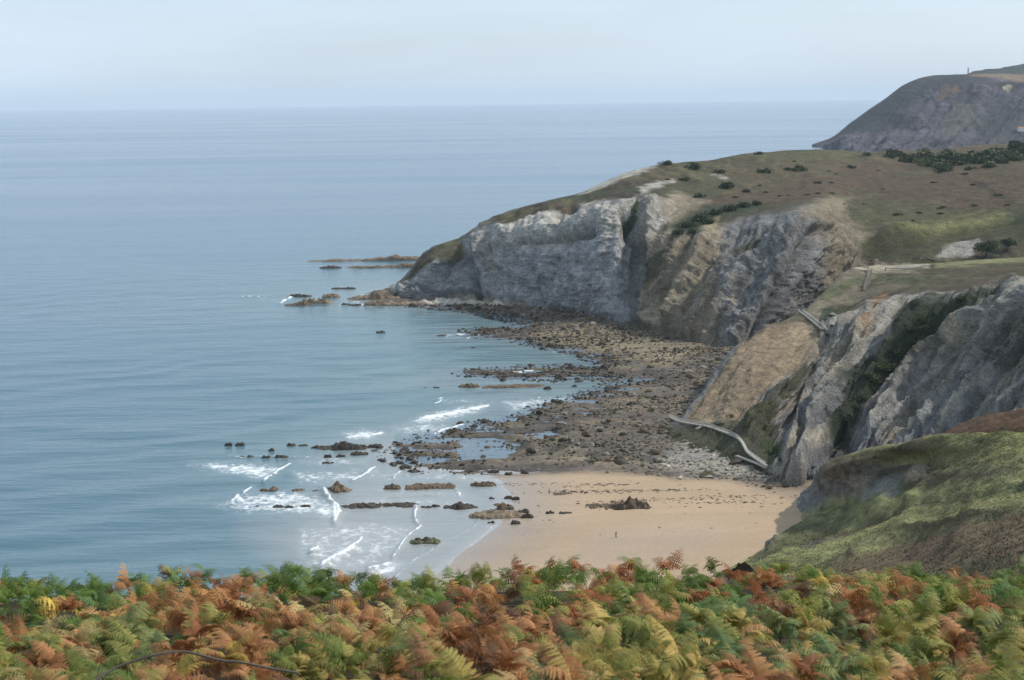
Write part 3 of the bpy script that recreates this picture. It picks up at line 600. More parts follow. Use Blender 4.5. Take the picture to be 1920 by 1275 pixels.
# sea surface
ys = [262.0]
while ys[-1] < 40000:
    y_ = ys[-1]; ys.append(y_ + (1.1 if y_ < 520 else (1.1 + (y_ - 520) * .016)) if y_ < 900 else y_ * 1.022)
ys = np.array(ys); us = np.concatenate([np.linspace(-.62, -.37, 30)[:-1], np.linspace(-.37, -.24, 70)[:-1], np.linspace(-.24, .1, 300)[:-1], np.linspace(.1, .62, 60)])
Uu, Y = np.meshgrid(us, ys, indexing='ij'); X = Uu * Y
S = -shore_sdf(X, Y); P3 = np.stack([X, Y, X * 0], -1)
ppx, ppy, _ = project(P3)
wp = (fbm(P3, 6, 4, 701) * 5, fbm(P3, 6, 4, 702) * 3)
wx, wy = ppx + wp[0], ppy + wp[1]
foam = np.zeros(X.shape)
areas = [
 ([(355,870),(430,866),(540,872),(525,890),(500,902),(440,888),(400,880)], .60), ([(470,925),(560,921),(625,940),(640,960),(628,980),(600,968),(540,962),(440,958),(395,948)], .53),
 ([(540,884),(640,880),(700,884),(660,902),(560,905)], .45), ([(645,812),(680,805),(718,813),(690,826),(655,824)], .7), ([(770,790),(800,778),(860,765),(915,758),(905,770),(840,785),(790,796)], .68),
 ([(825,752),(870,749),(940,752),(900,757)], .5), ([(940,752),(1060,742),(1100,744),(1040,760),(960,772)], .5), ([(600,1058),(640,1022),(682,1012),(668,1034),(620,1060)], .62),
 ([(560,990),(700,975),(775,985),(760,1020),(700,1060),(600,1080),(560,1040)], .36), ([(560,865),(620,858),(690,862),(680,870),(600,872)], .5), ([(735,800),(800,790),(860,797),(830,815),(760,815)], .45),
 ([(420,952),(300,945),(360,940),(470,940)], .3), ([(640,925),(760,930),(880,940),(860,955),(700,950)], .3), ([(690,1070),(740,1050),(760,1060),(700,1085)], .6), ([(640,875),(800,880),(940,890),(930,905),(760,905),(660,900)], .3),
 ([(840,835),(880,832),(860,842)], .4), ([(700,915),(860,915),(890,935),(720,935)], .27)]
for pl, v in areas: foam = np.maximum(foam, v * soft(wx, wy, pl, 9))
rag = fbm(P3, 3.0, 3, 711); rag2 = fbm(P3, 2.6, 3, 712)
streaks = [([(543,873),(520,889),(497,903)], 4.5, 1), ([(470,918),(462,926)], 4.5, 1), ([(448,934),(436,943)], 4.5, 1), ([(606,922),(616,935),(630,948),(638,964),(628,979)], 5, 1), ([(625,945),(630,970)], 6, 1),
 ([(705,880),(685,890),(660,902)], 3.5, .95), ([(680,1013),(650,1036),(605,1056)], 4.5, 1), ([(584,1034),(596,1030)], 5.5, 1), ([(781,952),(778,968),(784,980)], 3.2, .95), ([(789,985),(768,1003),(748,1030),(735,1046)], 2.6, .95),
 ([(750,885),(738,898)], 2.2, .8), ([(833,878),(822,882)], 2, .7), ([(916,761),(890,768),(850,776),(790,786)], 3.2, .95), ([(830,750),(815,756)], 3, .9), ([(716,812),(700,817),(680,820)], 3, .9),
 ([(868,797),(840,805),(815,816)], 3.4, .95), ([(1000,697),(960,698)], 2.6, .9), ([(880,628),(835,630)], 2.2, .8), ([(455,557),(500,558)], 2.6, .75), ([(525,568),(548,556)], 3, .9), ([(725,1058),(690,1068)], 3.6, .9),
 ([(856,915),(862,928)], 2.5, .7), ([(1010,752),(1012,745)], 2, .8), ([(430,857),(560,856),(640,862)], 1.8, .5), ([(640,571),(665,566),(700,574)], 2, .6), ([(870,635),(900,630)], 2, .7), ([(1060,668),(1030,655)], 1.6, .5),
 ([(395,948),(560,944),(640,948)], 2.2, .5), ([(700,1145),(742,1082),(776,1050),(850,1010),(892,985),(915,955)], 1.4, .55), ([(930,985),(880,1020),(835,1058)], 1.4, .35), ([(870,884),(840,880),(790,876)], 1.6, .5)]
for pl, wd, v in streaks: foam = np.maximum(foam, v * np.exp(-(seg_dist(ppx + wp[0] * .8 + rag * 3, ppy + wp[1] * 1.1 + rag2 * 2.2, pl) / (wd * (.52 + .6 * rag)))**2))
foam = np.maximum(foam, .42 * np.exp(-(S / 1.2)**2) * (.5 + .5 * fbm(P3, 5, 3, 710)) * (Y < 800))
foam *= (Y < 900)
crest = np.zeros(X.shape)
for pl, wd, v in streaks: crest = np.maximum(crest, v * np.exp(-(seg_dist(ppx + wp[0] * .8, ppy + wp[1] * 1.1, pl) / (wd * 1.3))**2) * min(wd / 4, 1.2))
wp2 = fbm(P3, 2.2, 2, 715); foam = np.clip(foam * (1 + .35 * wp2), 0, 1.1)
# swell: real relief, dying out towards the shore
sw = np.sin((Y * .93 - X * .36) / 4.6 + fbm(P3, 60, 3, 720) * 6) * .42 * (.5 + .5 * fbm(P3, 80, 3, 721)) + fbm(P3 * [.3, 1, 1], 13, 4, 722) * .42
ampf = np.clip(S / 40, 0.03, 1) * np.clip(1.4 - Y / 900, 0, 1)
Z = sw * ampf + crest * .75 * (Y < 900)
shal = np.maximum(np.exp(-np.maximum(S, 0) / 20.0), .8 * soft(wx, wy, [(480,1000),(560,960),(620,900),(700,870),(960,880),(960,1180),(640,1180)], 60)) * np.where(Y > 560, .4, 1); shal = np.where((ppy < 872) & (ppx > 740), np.minimum(shal, .28), shal); mid = np.where((S < 7) & (ppx > 740) & (ppy < 872), .3, np.exp(-np.maximum(S, 0) / 190.0))
me = mesh_np('sea', np.stack([X, Y, Z], -1), grid_faces(*X.shape), attrs={'foam': foam, 'shallow': shal, 'mid': mid})
def sea_material():
    m, nt, b = new_mat('sea_water')
    L = nt.links.new
    a1 = N(nt, 'ShaderNodeAttribute'); a1.attribute_name = 'shallow'; a2 = N(nt, 'ShaderNodeAttribute'); a2.attribute_name = 'mid'; a3 = N(nt, 'ShaderNodeAttribute'); a3.attribute_name = 'foam'
    big = noise_node(nt, .0022, detail=4, rough=.6, mapscale=(.2, 1.3, 1), rot=(0, 0, R(-5)))
    deep = N(nt, 'ShaderNodeMix', data_type='RGBA'); deep.inputs[6].default_value = (.018, .062, .135, 1); deep.inputs[7].default_value = (.050, .125, .205, 1)
    rb = N(nt, 'ShaderNodeMapRange'); rb.inputs[1].default_value = .3; rb.inputs[2].default_value = .7; L(big.outputs[0], rb.inputs[0]); L(rb.outputs[0], deep.inputs[0])
    m1 = N(nt, 'ShaderNodeMix', data_type='RGBA'); m1.inputs[7].default_value = (.072, .155, .174, 1); L(deep.outputs[2], m1.inputs[6]); L(a2.outputs['Fac'], m1.inputs[0])
    m2 = N(nt, 'ShaderNodeMix', data_type='RGBA'); m2.inputs[7].default_value = (.30, .305, .30, 1); L(m1.outputs[2], m2.inputs[6]); L(a1.outputs['Fac'], m2.inputs[0])
    # foam: mask broken by noise into lace
    fn = noise_node(nt, .8, detail=6, rough=.72); vo = N(nt, 'ShaderNodeTexVoronoi'); vo.inputs['Scale'].default_value = .5
    vo.feature = 'F1'; tc = N(nt, 'ShaderNodeTexCoord'); ds = N(nt, 'ShaderNodeVectorMath', operation='ADD'); L(tc.outputs['Object'], ds.inputs[0]); L(fn.outputs['Color'], ds.inputs[1]); L(ds.outputs[0], vo.inputs['Vector'])
    sm = N(nt, 'ShaderNodeMath', operation='MULTIPLY_ADD'); L(vo.outputs['Distance'], sm.inputs[0]); sm.inputs[1].default_value = .35; L(fn.outputs[0], sm.inputs[2])
    sub = N(nt, 'ShaderNodeMath', operation='ADD'); L(sm.outputs[0], sub.inputs[0]); L(a3.outputs['Fac'], sub.inputs[1])
    fr = N(nt, 'ShaderNodeMapRange'); fr.inputs[1].default_value = 1.0; fr.inputs[2].default_value = 1.38; L(sub.outputs[0], fr.inputs[0])
    film = N(nt, 'ShaderNodeMath', operation='MULTIPLY'); L(a3.outputs['Fac'], film.inputs[0]); film.inputs[1].default_value = .3
    fm = N(nt, 'ShaderNodeMath', operation='MAXIMUM'); L(fr.outputs[0], fm.inputs[0]); L(film.outputs[0], fm.inputs[1])
    m3 = N(nt, 'ShaderNodeMix', data_type='RGBA'); m3.inputs[7].default_value = (.70, .73, .75, 1); L(m2.outputs[2], m3.inputs[6]); L(fm.outputs[0], m3.inputs[0])
    L(m3.outputs[2], b.inputs['Base Color'])
    ro = N(nt, 'ShaderNodeMapRange'); ro.inputs[4].default_value = .8; L(fm.outputs[0], ro.inputs[0]); rr = N(nt, 'ShaderNodeMapRange'); rr.inputs[1].default_value = .35; rr.inputs[2].default_value = .65; rr.inputs[3].default_value = .11; rr.inputs[4].default_value = .22; L(big.outputs[0], rr.inputs[0]); L(rr.outputs[0], ro.inputs[3]); L(ro.outputs[0], b.inputs['Roughness'])
    b.inputs['IOR'].default_value = 1.33
    w1 = noise_node(nt, .09, detail=4, rough=.55, mapscale=(.35, 1.5, 1), rot=(0, 0, R(-12))); w2 = noise_node(nt, .7, detail=4, rough=.6, mapscale=(.5, 1.4, 1), rot=(0, 0, R(14)))
    b1 = N(nt, 'ShaderNodeBump'); b1.inputs['Strength'].default_value = .55; b1.inputs['Distance'].default_value = 1.5; L(w1.outputs[0], b1.inputs['Height'])
    b2 = N(nt, 'ShaderNodeBump'); b2.inputs['Strength'].default_value = .5; b2.inputs['Distance'].default_value = .18; L(w2.outputs[0], b2.inputs['Height']); L(b1.outputs[0], b2.inputs['Normal'])
    L(b2.outputs[0], b.inputs['Normal'])
    return m
put('sea', me, sea_material(), kind='structure')

# ---- haze
hz = bpy.data.materials.new('sea_air'); hz.use_nodes = True; hn = hz.node_tree; hn.nodes.clear()
pv = hn.nodes.new('ShaderNodeVolumePrincipled'); ho = hn.nodes.new('ShaderNodeOutputMaterial'); hn.links.new(pv.outputs[0], ho.inputs['Volume'])
pv.inputs['Density'].default_value = 3.8e-5; pv.inputs['Color'].default_value = (.78, .90, 1.0, 1); pv.inputs['Anisotropy'].default_value = 0
hb = [(x, y, zz) for x in (-31000, 31000) for y in (-2500, 41500) for zz in (-8, 330)]
hf = [(0, 1, 3, 2), (4, 6, 7, 5), (0, 4, 5, 1), (2, 3, 7, 6), (0, 2, 6, 4), (1, 5, 7, 3)]
put('haze', mesh_np('haze', hb, hf, smooth=False), hz, kind='stuff')
#@@OBJECTS
# ------------------------------------------------------------------ rocks
def ico(sub):
    t = (1 + 5**.5) / 2
    v = [(-1,t,0),(1,t,0),(-1,-t,0),(1,-t,0),(0,-1,t),(0,1,t),(0,-1,-t),(0,1,-t),(t,0,-1),(t,0,1),(-t,0,-1),(-t,0,1)]
    f = [(0,11,5),(0,5,1),(0,1,7),(0,7,10),(0,10,11),(1,5,9),(5,11,4),(11,10,2),(10,7,6),(7,1,8),(3,9,4),(3,4,2),(3,2,6),(3,6,8),(3,8,9),(4,9,5),(2,4,11),(6,2,10),(8,6,7),(9,8,1)]
    v = [np.array(p) / np.linalg.norm(p) for p in v]
    for _ in range(sub):
        mid = {}; nf = []
        def m_(a, b):
            k = (min(a, b), max(a, b))
            if k not in mid:
                p = v[a] + v[b]; v.append(p / np.linalg.norm(p)); mid[k] = len(v) - 1
            return mid[k]
        for a, b, c in f:
            ab, bc, ca = m_(a, b), m_(b, c), m_(c, a); nf += [(a, ab, ca), (b, bc, ab), (c, ca, bc), (ab, bc, ca)]
        f = nf
    return np.array(v), np.array(f)
ICO = {k: ico(k) for k in range(5)}
def rock_verts(sub, seed, jag=.35):
    V, F_ = ICO[sub]; V = V.copy()
    # faceted: cut the ball by random planes, then roughen
    r = np.random.default_rng(seed)
    for _ in range(9):
        n = r.normal(size=3); n /= np.linalg.norm(n); d = r.uniform(.55, .85); s = V @ n
        V = V - np.maximum(s - d, 0)[:, None] * n
    V = V * (1 + jag * fbm(V + seed * 3.1, .6, 3, seed)[:, None])
    return V, F_
def dull_rock(name, c): return plain_mat(name, c, rough=.85, var=.45, scale=.8, bump=.8, bdist=.4, spec=.25, objrand=.2)
MR_DARK = dull_rock('wet_dark_rock', (.055, .045, .036)); MR_BROWN = dull_rock('brown_rock', (.12, .088, .058)); MR_GREY = dull_rock('grey_rock', (.19, .175, .15))
MR_PALE = dull_rock('pale_rock', (.36, .33, .28)); MR_TAN = dull_rock('tan_rock', (.19, .145, .10)); MR_OLIVE = dull_rock('weed_covered_rock', (.085, .085, .045))

def px_rock(x0, x1, yb, hp, mat, label, cat='rock', group='rocks awash off the beach', name='reef_rock', zz=0.0, depth=None, seed=None, peak=None):
    xc = (x0 + x1) / 2; seed = seed or int(x0 * 7 + yb * 13)
    p = at_z(xc, yb, zz); Y = p[1]; mpp = Y / F_PX
    wd = (x1 - x0) * mpp * 1.28; H = hp * mpp * .95; dp = depth or max(min(wd * .5, 6), 1.0)
    n = 46 if wd / max(H, .3) > 6 else 26; k = 12
    # a mound on an n x k footprint, broken into bed-edge teeth along its length
    a = np.linspace(-1, 1, n); b = np.linspace(-1, 1, k); Aa, Bb = np.meshgrid(a, b, indexing='ij')
    Pn = np.stack([Aa * wd / 2, Bb * dp / 2, Aa * 0 + seed], -1)
    edge = np.clip(1 - np.abs(Aa)**3.2, 0, 1)**.5 * np.clip(1 - np.abs(Bb)**2.6, 0, 1)**.5
    top = .62 + .8 * fbm(Pn, max(wd / 11, .7), 4, seed, .6)
    if peak is not None: top = top * (.42 + .75 * np.exp(-((Aa - peak) / (.62 if 1100 < x0 < 1200 else .38))**2))
    Zz = H * edge * np.clip(top, .12, 1.2) - .35 * (1 - edge) - .15 + H * .18 * fbm(Pn, .8, 3, seed + 5) * edge
    Xx = Aa * wd / 2 * (1 + .06 * fbm(Pn, 1.5, 2, seed + 1)); Yy = Bb * dp / 2 + dp * .22 * fbm(Pn, max(wd / 5, 1), 3, seed + 2)
    V = np.stack([Xx, Yy, Zz], -1)
    o = put(name, mesh_np(name, V, grid_faces(n, k), smooth=False), mat, loc=(p[0], p[1] + dp * .3, zz))
    return tagp(o, label, cat, group)
RING = 'rocks awash in the surf'
rows = [
 ('farthest row of rocks in the surf', MR_DARK, [(422,434,834,7),(442,457,834,6),(503,514,846,7),(538,554,836,7),(559,576,837,5),(584,607,841,7),(604,684,842,17),(692,717,839,9)]),
 ('second row of rocks, where the long foam streak starts', MR_DARK, [(446,459,858,4),(463,476,858,6),(491,507,859,7),(516,539,859,8),(608,621,858,10),(631,646,856,6),(659,688,853,8),(602,625,870,5)]),
 ('third row of rocks, across the white wedge of surf', MR_BROWN, [(486,517,922,14),(546,572,923,8),(583,599,923,7),(603,659,923,17),(721,749,917,11),(764,846,916,9),(885,927,911,9)]),
 ('nearest line of low rocks, cutting through the foam', MR_DARK, [(476,488,950,3),(511,531,951,5),(534,549,951,5),(564,581,949,4),(631,657,951,4),(657,714,952,9),(720,784,951,7),(788,809,953,7),(808,824,951,9),(829,896,954,10)]),
]
ordn = ['leftmost', 'second from the left', 'third from the left', 'fourth from the left', 'fifth from the left', 'sixth from the left', 'seventh from the left', 'eighth from the left', 'ninth from the left', 'tenth from the left', 'eleventh from the left']
special = {604: 'largest dark rock of the farthest row, rising to one peak', 486: 'blocky brown rock with a raised right end at the tip of the foam wedge', 603: 'brown rock with a round hump in the middle of the third row',
           764: 'long flat brown rock with a level top in the third row', 885: 'low brown rock nearest the sand in the third row', 829: 'long toothed rock at the shoreward end of the nearest rock line', 602: 'flat dark sliver of rock between the second and third rows'}
for desc, mt, lst in rows:
    for i, (x0, x1, yb, hp) in enumerate(lst):
        lab = special.get(x0) or ('dark wet rock, %s in the %s' % (ordn[i], desc.split(',')[0]) if mt is MR_DARK else 'brown rock, %s in the %s' % (ordn[i], desc.split(',')[0]))
        px_rock(x0, x1, yb, hp, mt, lab, group=RING, peak={604: .1, 603: -.05, 486: .75, 829: 0}.get(x0))
BR = 'rocks on the sand and in the shallows'
for x0, x1, yb, hp, mt, lab, pk in [
 (772,821,1019,12,MR_OLIVE,'dark loaf-shaped rock alone in the shallows nearest the ferns',None),
 (888,978,970,12,MR_TAN,'long low tan rock mound where the wet sand meets the beach',None),
 (914,931,961,10,MR_BROWN,'brown rock standing on the left of the low tan mound',None),
 (934,961,952,11,MR_BROWN,'brown rock behind the middle of the low tan mound',None),
 (974,991,959,8,MR_DARK,'dark rock behind the right end of the low tan mound',None),
 (979,999,969,9,MR_DARK,'dark rock touching the right end of the low tan mound',None),
 (1024,1039,962,8,MR_DARK,'round dark rock alone on the sand between tan mound and beach outcrop',None),
 (1049,1073,963,5,MR_DARK,'flat dark rock on the sand left of the beach outcrop',None),
 (914,927,980,6,MR_DARK,'small dark rock in the film of water below the tan mound, left one',None),
 (959,975,980,7,MR_DARK,'small dark rock on wet sand below the tan mound, right one',None),
 (917,928,935,5,MR_DARK,'small dark rock above the tan mound, left of three',None),
 (947,960,932,4,MR_DARK,'small flat rock above the tan mound, middle of three',None),
 (961,973,934,7,MR_DARK,'small dark rock above the tan mound, right of three',None),
 (924,946,947,5,MR_BROWN,'low brown rock close behind the tan mound',None),
 (1100,1156,953,9,MR_BROWN,'low left arm of the outcrop in the middle of the beach',None),
 (1140,1228,958,25,MR_BROWN,'dark humped outcrop in the middle of the sandy beach',.05),
 (1040,1074,927,4,MR_BROWN,'thin rock strip on the sand beside the walker',None),
 (1054,1064,921,3,MR_DARK,'tiny rock above the thin rock strip beside the walker',None),
 (1160,1175,940,7,MR_BROWN,'small upright rock just behind the beach outcrop',None),
 (1094,1140,922,3,MR_TAN,'thin bedrock strip in the sand behind the outcrop, farthest left',None),
 (1132,1166,926,4,MR_BROWN,'thin bedrock strip in the sand directly behind the outcrop',None),
 (1192,1232,926,3,MR_BROWN,'thin bedrock strip in the sand, right of the outcrop, far side',None),
 (1240,1292,925,4,MR_BROWN,'long thin bedrock strip below the boulder field edge',None),
 (1244,1320,941,5,MR_BROWN,'long low bedrock strip right of the beach outcrop',None),
 (1336,1366,937,4,MR_BROWN,'short low bedrock strip toward the dark end of the beach',None),
 (1340,1375,945,4,MR_TAN,'pale low strip of rock on the right of the sand',None),
 (1426,1490,934,8,MR_DARK,'dark rock slab in the shaded sand under the grey cliff',None),
 (1380,1410,922,4,MR_BROWN,'low rock at the foot of the boulders by the shaded sand',None),
]: px_rock(x0, x1, yb, hp, mt, lab, group=BR, peak=pk, zz=.55 if x0 > 930 and yb < 1000 else .12, name='beach_rock')
FAR_ = 'skerries off the headland'
for x0, x1, yb, hp, mt, lab, pk in [
 (596,790,489,12,MR_TAN,'long brown reef running out to sea behind the headland tip',.4),
 (664,790,502,13,MR_BROWN,'darker second reef in front of the long one behind the headland tip',.5),
 (602,636,503,6,MR_DARK,'small dark skerry below the seaward end of the long reef',None),
 (535,582,572,9,MR_BROWN,'outermost brown skerry with white water on its left',.3),
 (568,616,569,14,MR_TAN,'tan middle skerry of the group off the headland tip',None),
 (606,634,558,9,MR_TAN,'rounded tan skerry at the right of the outer group',None),
 (540,580,556,5,MR_DARK,'low dark skerry behind the outer group',None),
 (658,742,561,19,MR_TAN,'broad tan rock apron at the very tip of the headland',.2),
 (686,722,573,11,MR_TAN,'rounded orange-brown rock in front of the headland apron',None),
 (640,656,572,5,MR_DARK,'tiny dark rock left of the orange-brown rock',None), (655,676,573,4,MR_DARK,'flat dark rock touching water beside the orange-brown rock',None),
 (622,641,542,4,MR_DARK,'dark awash rock left of the apron, seaward one',None), (642,665,542,4,MR_DARK,'dark awash rock left of the apron, landward one',None),
 (718,800,572,10,MR_TAN,'tan rock ledge under the headland cliff, seaward half',None), (790,900,571,13,MR_PALE,'pale rock ledge under the headland cliff, landward half',None),
 (895,985,574,14,MR_PALE,'pale slanting slabs at the foot of the big grey face',.1),
 (706,721,624,5,MR_DARK,'lone dark rock in the middle of the calm bay',None),
]: px_rock(x0, x1, yb, hp, mt, lab, group=FAR_, peak=pk, name='skerry', depth=9 if x1 - x0 > 60 else None)
BAY = 'rock fingers in the bay'
for x0, x1, yb, hp, mt, lab, pk in [
 (862,896,726,8,MR_BROWN,'brown hump of rock alone in the bay, left of the thin ledge',None), (914,1016,727,6,MR_BROWN,'long thin brown ledge lying in the bay',None),
 (810,824,728,4,MR_DARK,'small dark rock left of the brown hump in the bay',None), (793,806,728,3,MR_DARK,'smallest dark rock at the seaward end of the thin ledge line',None),
 (1018,1034,731,8,MR_DARK,'dark rock just off the shoreward end of the thin ledge',None), (1070,1082,726,5,MR_DARK,'dark rock between the thin ledge and the boulder shore',None),
 (876,912,700,4,MR_DARK,'tip of the rock finger pointing left into the bay',None), (905,942,702,6,MR_DARK,'dark middle piece of the rock finger in the bay',None), (940,1010,706,9,MR_DARK,'thick dark part of the rock finger with foam behind it',None),
 (885,930,627,6,MR_DARK,'dark ledge at the seaward corner of the far boulder shore',None), (928,985,632,7,MR_DARK,'dark ledge at the bend of the far boulder shore',None),
 (820,845,630,3,MR_DARK,'awash rock with white water in front of the far boulder shore',None), (882,892,653,4,MR_DARK,'single small rock in calm water off the far boulder shore',None),
 (1045,1062,662,5,MR_DARK,'dark rock off the inner curve of the far shore',None)
]: px_rock(x0, x1, yb, hp, mt, lab, group=BAY, peak=pk, name='bay_rock')

# boulder field between cliff and sea
allowed = (BROCK > .55) & (BS > -9)
dens = fbm(np.stack([BX, BY, BX * 0], -1) * [.5, 1.3, 1], 14, 4, 801) * 1.0 + .6
idx = np.argwhere(allowed & (RNG.random(BX.shape) < np.clip(dens, .03, 1)) & (BPX < 1500) & (BPY < 960) & (BPY > 568))
pick = idx[RNG.permutation(len(idx))[:17500]]
bx = BX[pick[:, 0], pick[:, 1]]; by = BY[pick[:, 0], pick[:, 1]]; bz = BZ[pick[:, 0], pick[:, 1]]; bs = BS[pick[:, 0], pick[:, 1]]
bx = bx + RNG.uniform(-.6, .6, len(bx)); by = by + RNG.uniform(-.8, .8, len(by))
size = RNG.lognormal(-1.05, .5, len(bx)) * (1 + .25 * (by > 600)); size = np.clip(size * np.where(RNG.random(len(size)) < .05, 1.9, 1), .16, 1.9)
seaward = (bs < 3); size = np.where(seaward, size * 1.1, size); bz = np.where(seaward, np.maximum(bz, -.2), bz)
big = np.argsort(-(size / by))[:250]
protos = [rock_verts(0, 50 + k, .3) for k in range(12)]
VV, FF, CC = [], [], []; off = 0
isbig = np.zeros(len(bx), bool); isbig[big] = True
bpal = [rgb(.08,.062,.042), rgb(.11,.085,.06), rgb(.045,.038,.03), rgb(.16,.125,.085), rgb(.08,.078,.042), rgb(.19,.17,.145)]
bqx, bqy, _ = project(np.stack([bx, by, bz], -1))
paleness = soft(bqx, bqy, [(1225,870),(1290,838),(1400,868),(1450,900),(1330,912),(1250,900)], 25)
for i in range(len(bx)):
    if isbig[i]: continue
    V, F_ = protos[i % 12]; a = RNG.uniform(0, 6.28); ca, sa = math.cos(a), math.sin(a); s = size[i]
    v = V * [s * RNG.uniform(.8, 1.7), s, s * RNG.uniform(.5, .9)]
    v = np.stack([v[:, 0] * ca - v[:, 1] * sa + bx[i], v[:, 0] * sa + v[:, 1] * ca + by[i], v[:, 2] + bz[i] + s * .15], -1)
    VV.append(v); FF.append(F_ + off); off += len(v)
    c = bpal[int(RNG.integers(0, 6))] * RNG.uniform(.7, 1.2)
    if seaward[i] or bs[i] < 9: c = c * .5
    c = c * (1 - paleness[i] * .6) + rgb(.36, .33, .28) * paleness[i] * .6 * RNG.uniform(.5, 1.2)
    CC.append(np.repeat(c[None], len(v), 0))
for i in range(620):
    cx_ = [(1060, 922, 26), (1120, 912, 40), (1125, 924, 30), (1200, 926, 40), (1270, 924, 40), (1290, 941, 60), (1400, 936, 50), (1180, 944, 50), (960, 906, 40), (1350, 948, 60)][i % 10]; px_, py_ = (RNG.normal(cx_[0], cx_[2]), RNG.normal(cx_[1], 1.6)) if i % 11 else (RNG.uniform(950, 1450), RNG.uniform(900, 1030))
    q_ = at_z(px_, py_, .5); h_ = drop(q_[0], q_[1], ['beach'])
    if h_ is None or py_ < 893: continue
    V, F_ = protos[i % 12]; s_ = RNG.uniform(.08, .30) * (1.6 if RNG.random() < .06 else 1); v = V * [s_ * RNG.uniform(1, 3.2), s_, s_ * .4] + [h_[0].x, h_[0].y, h_[0].z + s_ * .1]
    VV.append(v); FF.append(F_ + off); off += len(v); CC.append(np.tile(bpal[i % 5] * .9, (len(v), 1)))
put('loose_stones', mesh_np('loose_stones', np.concatenate(VV), np.concatenate(FF), np.concatenate(CC), smooth=False), MAT_SHORE, kind='stuff')
bmesh_var = {}
for n_, mt in (('dark', MR_DARK), ('brown', MR_BROWN), ('grey', MR_GREY), ('pale', MR_PALE), ('olive', MR_OLIVE)):
    bmesh_var[n_] = []
    for k in range(5):
        V, F_ = rock_verts(2, 900 + k * 7 + len(n_), .3); me = mesh_np('boulder', V, F_, smooth=False); me.materials.append(mt); bmesh_var[n_].append(me)
zones = [('at the left, surf-side end of the boulder field', lambda x, y: x < 900), ('in the middle of the boulder field above the sand', lambda x, y: x < 1150),
         ('among the boulders below the beach steps', lambda x, y: True)]
for i in big:
    kind_ = 'pale' if paleness[i] > .45 and RNG.random() < .6 else ('dark' if bs[i] < 8 else ['brown', 'grey', 'olive', 'brown', 'dark'][int(RNG.integers(0, 5))])
    if bqy[i] < 660: zn = 'at the foot of the headland cliff'
    elif bqy[i] < 730: zn = 'on the narrow far shore above the rock finger'
    elif bqy[i] < 790: zn = 'between the rock finger and the walkway\'s upper end'
    else: zn = next(z_[0] for z_ in zones if z_[1](bqx[i], bqy[i]))
    me = bmesh_var[kind_][int(RNG.integers(0, 5))]
    o = put('boulder', me, loc=(bx[i], by[i], bz[i] + size[i] * .15)); s = float(size[i])
    o.scale = (s * RNG.uniform(.9, 1.6), s, s * RNG.uniform(.55, .85)); o.rotation_euler = (0, 0, RNG.uniform(0, 6.28))
    cn = {'olive': 'weed-green'}.get(kind_, kind_)
    tagp(o, 'larger %s boulder %s' % (cn, zn), 'boulder', 'larger %s boulders %s' % (cn, zn))

# ------------------------------------------------------------------ bushes and the terrace tree
def leaf_mat(name, c, var=.35, trans=.25, objrand=.15):
    m = plain_mat(name, c, rough=.7, var=var, scale=2.0, bump=0, objrand=objrand); nt = m.node_tree; b = nt.nodes['Principled BSDF']
    src = b.inputs['Base Color'].links[0].from_socket
    tr = N(nt, 'ShaderNodeBsdfTranslucent'); nt.links.new(src, tr.inputs[0]); mxs = N(nt, 'ShaderNodeMixShader'); mxs.inputs[0].default_value = trans
    o_ = nt.nodes['Material Output']; nt.links.new(b.outputs[0], mxs.inputs[1]); nt.links.new(tr.outputs[0], mxs.inputs[2]); nt.links.new(mxs.outputs[0], o_.inputs[0])
    for l in list(b.inputs['Normal'].links): nt.links.remove(l)
    return m
ML_DARK = leaf_mat('dark_gorse_leaf', (.040, .062, .028)); ML_MID = leaf_mat('mid_green_leaf', (.065, .095, .035)); ML_BARK = plain_mat('bark', (.07, .055, .04))
def clump(n, sx, sy, sz, leaf, seed, lumps=7):
    r = np.random.default_rng(seed); V = []; ctr = r.uniform(-.6, .6, (lumps, 3)) * [sx, sy, sz * .6] + [0, 0, sz * .55]; rad = r.uniform(.35, .6, lumps)
    for i in range(n):
        k = r.integers(lumps); d = r.normal(size=3); d /= np.linalg.norm(d); p = ctr[k] + d * rad[k] * np.array([sx, sy, sz]) * r.uniform(.75, 1.05)
        if p[2] < 0: p[2] = abs(p[2]) * .3
        a = r.normal(size=3); a /= np.linalg.norm(a); b = np.cross(a, r.normal(size=3)); b /= np.linalg.norm(b); l = leaf * r.uniform(.6, 1.3)
        V += [p - a * l, p + b * l * .6, p + a * l, p - b * l * .6]
    return np.array(V), np.arange(4 * n).reshape(-1, 4)
bush_me = {}
for nm, mt in (('dark', ML_DARK), ('mid', ML_MID)):
    bush_me[nm] = []
    for k in range(4):
        V, F_ = clump(320, 1, .8, .62, .14, 30 + k, 9); me = mesh_np('foliage', V, F_, smooth=False); me.materials.append(mt); bush_me[nm].append(me)
ORD = ['first', 'second', 'third', 'fourth', 'fifth', 'sixth', 'seventh', 'eighth', 'ninth', 'tenth', 'eleventh', 'twelfth', 'thirteenth', 'fourteenth', 'fifteenth', 'sixteenth', 'seventeenth', 'eighteenth', 'nineteenth', 'twentieth'] + ['twenty-' + q_ for q_ in ('first', 'second', 'third', 'fourth', 'fifth', 'sixth', 'seventh', 'eighth', 'ninth')] + ['thirtieth', 'thirty-first', 'thirty-second']
def lr(lst): return [(p_[0], p_[1], p_[2], ORD[i]) for i, p_ in enumerate(sorted(lst))]
